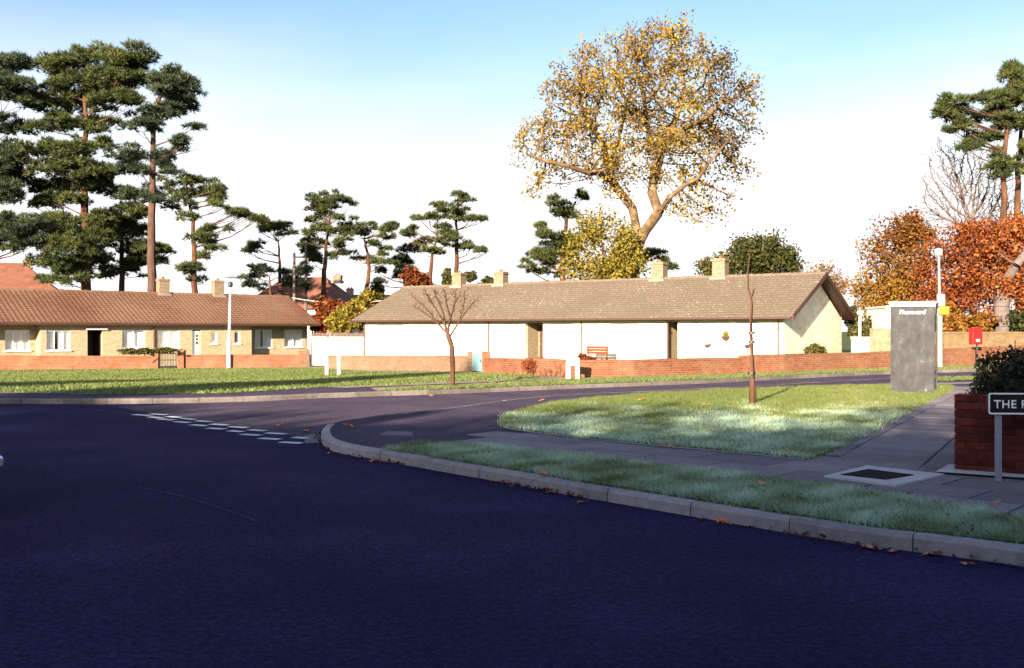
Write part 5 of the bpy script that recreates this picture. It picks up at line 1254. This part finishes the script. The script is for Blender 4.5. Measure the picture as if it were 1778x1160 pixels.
for (x, y, wh) in LEAVES:
    k_ = seen.get(wh, 0); seen[wh] = k_ + 1
    p = G(x, y, lift_of[wh]); o = link('fallen_leaf', random.choice(lms), None, p); s = random.uniform(.045, .075) * (1.5 if p.y > 14 else 1)
    o.scale = (s, s * random.uniform(.7, 1.1), s); o.rotation_euler = (random.uniform(-.3, .3), random.uniform(-.3, .3), random.uniform(0, 6.28)); tag(o, where[wh] + ', ' + ORD[k_] + ' from the right', 'leaf', 'fallen leaves: ' + wh)
kl = smooth_line(NK1, .05, 2); cs = []
for i, q in enumerate(kl):
    a = kl[max(i-1, 0)]; c = kl[min(i+1, len(kl)-1)]; d = (c - a).normalized(); n = Vector((-d.y, d.x))
    cnt = int(7 * max(0, .15 + vnoise(np.array([q.x]), np.array([q.y]), 1.3, 9)[0] * 1.6)) if q.y < 12.5 else 1
    for k in range(cnt): u = abs(random.gauss(0, .04)); cs.append((q.x + n.x * (u + .005) + random.gauss(0, .03), q.y + n.y * (u + .005) + random.gauss(0, .03), float(T(q.x, q.y)) + random.uniform(.004, .03)))
for k in range(420):
    i = random.randrange(len(fk)); 
cs = np.array(cs)
tag(link('leaf_litter', leaf_mesh('leaf_litter', cs, .045, M['litter'], np.clip(RNG.beta(1.2, 3, len(cs)), 0, 1), .6)), 'dark leaf litter along the foot of the near kerb', 'leaf litter', kind='stuff')
q = scatter_poly(ver_w, 1000); q = q[(RNG.uniform(0, 1, len(q)) < np.clip((11.5 - q[:, 1]) / 5, .06, 1))]
cs = np.stack([q[:, 0], q[:, 1], T(q[:, 0], q[:, 1]) + .135 + RNG.uniform(-.02, .02, len(q))], 1)
tag(link('verge_litter', leaf_mesh('verge_litter', cs, .032, M['litter'], np.clip(RNG.beta(1.2, 3, len(cs)), 0, 1), .6)), 'scattered dark leaves caught in the frosty kerbside grass', 'leaf litter', kind='stuff')
q = scatter_poly(str_w + [], 10); q = scatter_poly([(p.x, p.y) for p in px_poly([(700,681),(960,663),(1250,651),(1540,643),(1540,649),(1250,659),(960,671),(720,690)], 0)], 260)
cs = np.stack([q[:, 0], q[:, 1], T(q[:, 0], q[:, 1]) + .012], 1)
tag(link('far_gutter_litter', leaf_mesh('far_gutter_litter', cs, .10, M['litter'], RNG.uniform(.3, 1, len(cs)), .7)), 'rusty leaves scattered along the far edge of the side road', 'leaf litter', kind='stuff')

# ------------------------------------------------------------------ houses and trees behind the photographer: they cast the long morning shade
def back_terrace(label, x, y, n, wdt, ze, zr, dp=8.0):
    o = thing('terrace_house', label, 'houses', (x, y, 0)); tw = n * wdt
    w_ = MB(); w_.box(0, tw, -dp, 0, -.1, ze); w_.prism([(-dp, ze), (0, ze), (-dp/2, zr - .1)], 0, 0, tw); w_.build('wall', M['wall_red'], o)
    v = [(-.2,.4,ze-.1),(tw+.2,.4,ze-.1),(tw+.2,-dp/2,zr),(-.2,-dp/2,zr),(tw+.2,-dp-.4,ze-.1),(-.2,-dp-.4,ze-.1)]
    ro = MB().add(v + [(a, b, c - .12) for a, b, c in v], [(0,1,2,3),(3,2,4,5),(9,8,7,6),(11,10,8,9),(0,6,7,1),(5,4,10,11),(1,7,8,2),(2,8,10,4),(0,3,9,6),(3,5,11,9)]).build('roof', M['tile_far'], o)
    for k in range(n):
        c = (k + .5) * wdt; chimney(ro, c + wdt * .3, -dp/2, zr - .4, zr + .8, 1.0, .7, 2)
        for s in (-.3, .3):
            for z in (.9, 3.4): f = MB().box(c+s*wdt-.8, c+s*wdt+.8, .002, .06, z, z+1.25).build('window', M['white_paint'], o); MB().box(c+s*wdt-.7, c+s*wdt+.7, .061, .07, z+.1, z+1.15).build('pane', M['dark_glass'], f)
        d = MB().box(c-.45, c+.45, .002, .05, 0, 2.05).build('door', M['door_dark'], o); MB().box(c+.3, c+.34, .051, .1, 1, 1.1).build('handle', M['chrome'], d)
back_terrace('two storey brick terrace on the other side of the road, behind the photographer', -52, -7.5, 4, 10.0, 5.5, 8.6)
back_terrace('lower brick house row right behind the photographer, right of the tall terrace', -11.5, -7.5, 3, 9.5, 4.6, 6.9)
def world_tree(name, label, base, top, ells, natt, nleaf, leaf, lmat, rb, step=.6, kill=.8):
    """tree given in metres: ells = (x, y, z, rx, ry, rz) in the world"""
    A = []; wts = np.array([e[3]*e[4]*e[5] for e in ells]); wts = wts / wts.sum()
    def pts(n):
        out = []
        for e, c in zip(ells, RNG.multinomial(n, wts)): out.append(np.array(e[:3]) + rand_unit(c) * (RNG.uniform(0, 1, c) ** .4)[:, None] * np.array(e[3:]))
        return np.concatenate(out)
    nodes, par = grow([[base, top]], pts(natt), step, kill); root = thing(name, label, 'tree', base)
    m, rad, nch = tree_mesh(name, nodes - np.array(base), par, M['bark_dark'], .03, rmax=rb); link('trunk', m, root)
    c = pts(nleaf) - np.array(base)
    link('crown', leaf_mesh(name + '_crown', c, leaf, M[lmat], RNG.uniform(0, 1, len(c))), root)
world_tree('added_shade_tree', 'added evergreen canopy out of view behind the camera, darkening the near road', (-2.5, -5.5, 0), (-2.5, -5.0, 3.2), [(-3, -4.2, 4.2, 6, 3.8, .95), (3.5, -3.6, 4.5, 4.5, 3.4, 1.1), (-9, -4.5, 4.6, 4.5, 3.6, 1.1)], 500, 15000, .42, 'needles_dark', .35)  # added unseen crown, shaped to block sky light from the foreground
world_tree('added_shade_tree', 'second added evergreen canopy out of view on the left, darkening the near road', (-16, -5.5, 0), (-16, -5.0, 3.2), [(-16, -4.4, 5.2, 5, 3.4, 1.4), (-23, -4.6, 5.4, 4, 3, 1.4)], 300, 6000, .45, 'needles_dark', .3)  # likewise added out of view to deepen the foreground shade
world_tree('tall_tree', 'tall narrow tree behind the terrace at the photographer\'s back', (-34, -17.5, 0), (-34, -17.5, 8), [(-34, -17.5, 12, 2.4, 2.4, 5)], 200, 3500, .4, 'green_leaf', .3)
world_tree('tall_tree', 'taller narrow tree further right behind the terrace', (-27, -18.5, 0), (-27, -18.5, 9), [(-27, -18.5, 14, 1.9, 1.9, 5.5)], 200, 3000, .4, 'green_leaf', .3)
for k, (x, lab) in enumerate(((-20, 'loose crowned tree rising over the middle of the terrace roof'), (-13, 'open crowned tree over the gap beside the tall terrace'), (-7.0, 'open crowned tree over the lower house row'), (-1.5, 'small open crowned tree over the middle of the lower row'), (-43, 'loose crowned tree over the left end of the terrace roof'))):
    world_tree('garden_tree', lab, (x, -18.0, 0), (x, -18.0, 5.0), [(x, -18.0, 9.6, 3.2, 2.0, 2.3), (x + 2.5, -18.3, 9.0, 2.4, 1.8, 1.9)], 260, 2100, .34, 'orange_leaf', .22)
for k, (x, lab) in enumerate(((-24, 'dense round tree behind the left half of the terrace roof'), (-31, 'dense bushy tree standing further left behind the terrace'), (-38, 'wide dense tree behind the second chimney from the left of the terrace'))):
    world_tree('garden_tree', lab, (x, -18.0, 0), (x, -18.0, 5.0), [(x, -18.0, 9.6, 3.6, 2.2, 2.9), (x + 2.5, -18.3, 9.0, 3.0, 2.0, 2.4)], 300, 5500, .38, 'green_leaf', .25)
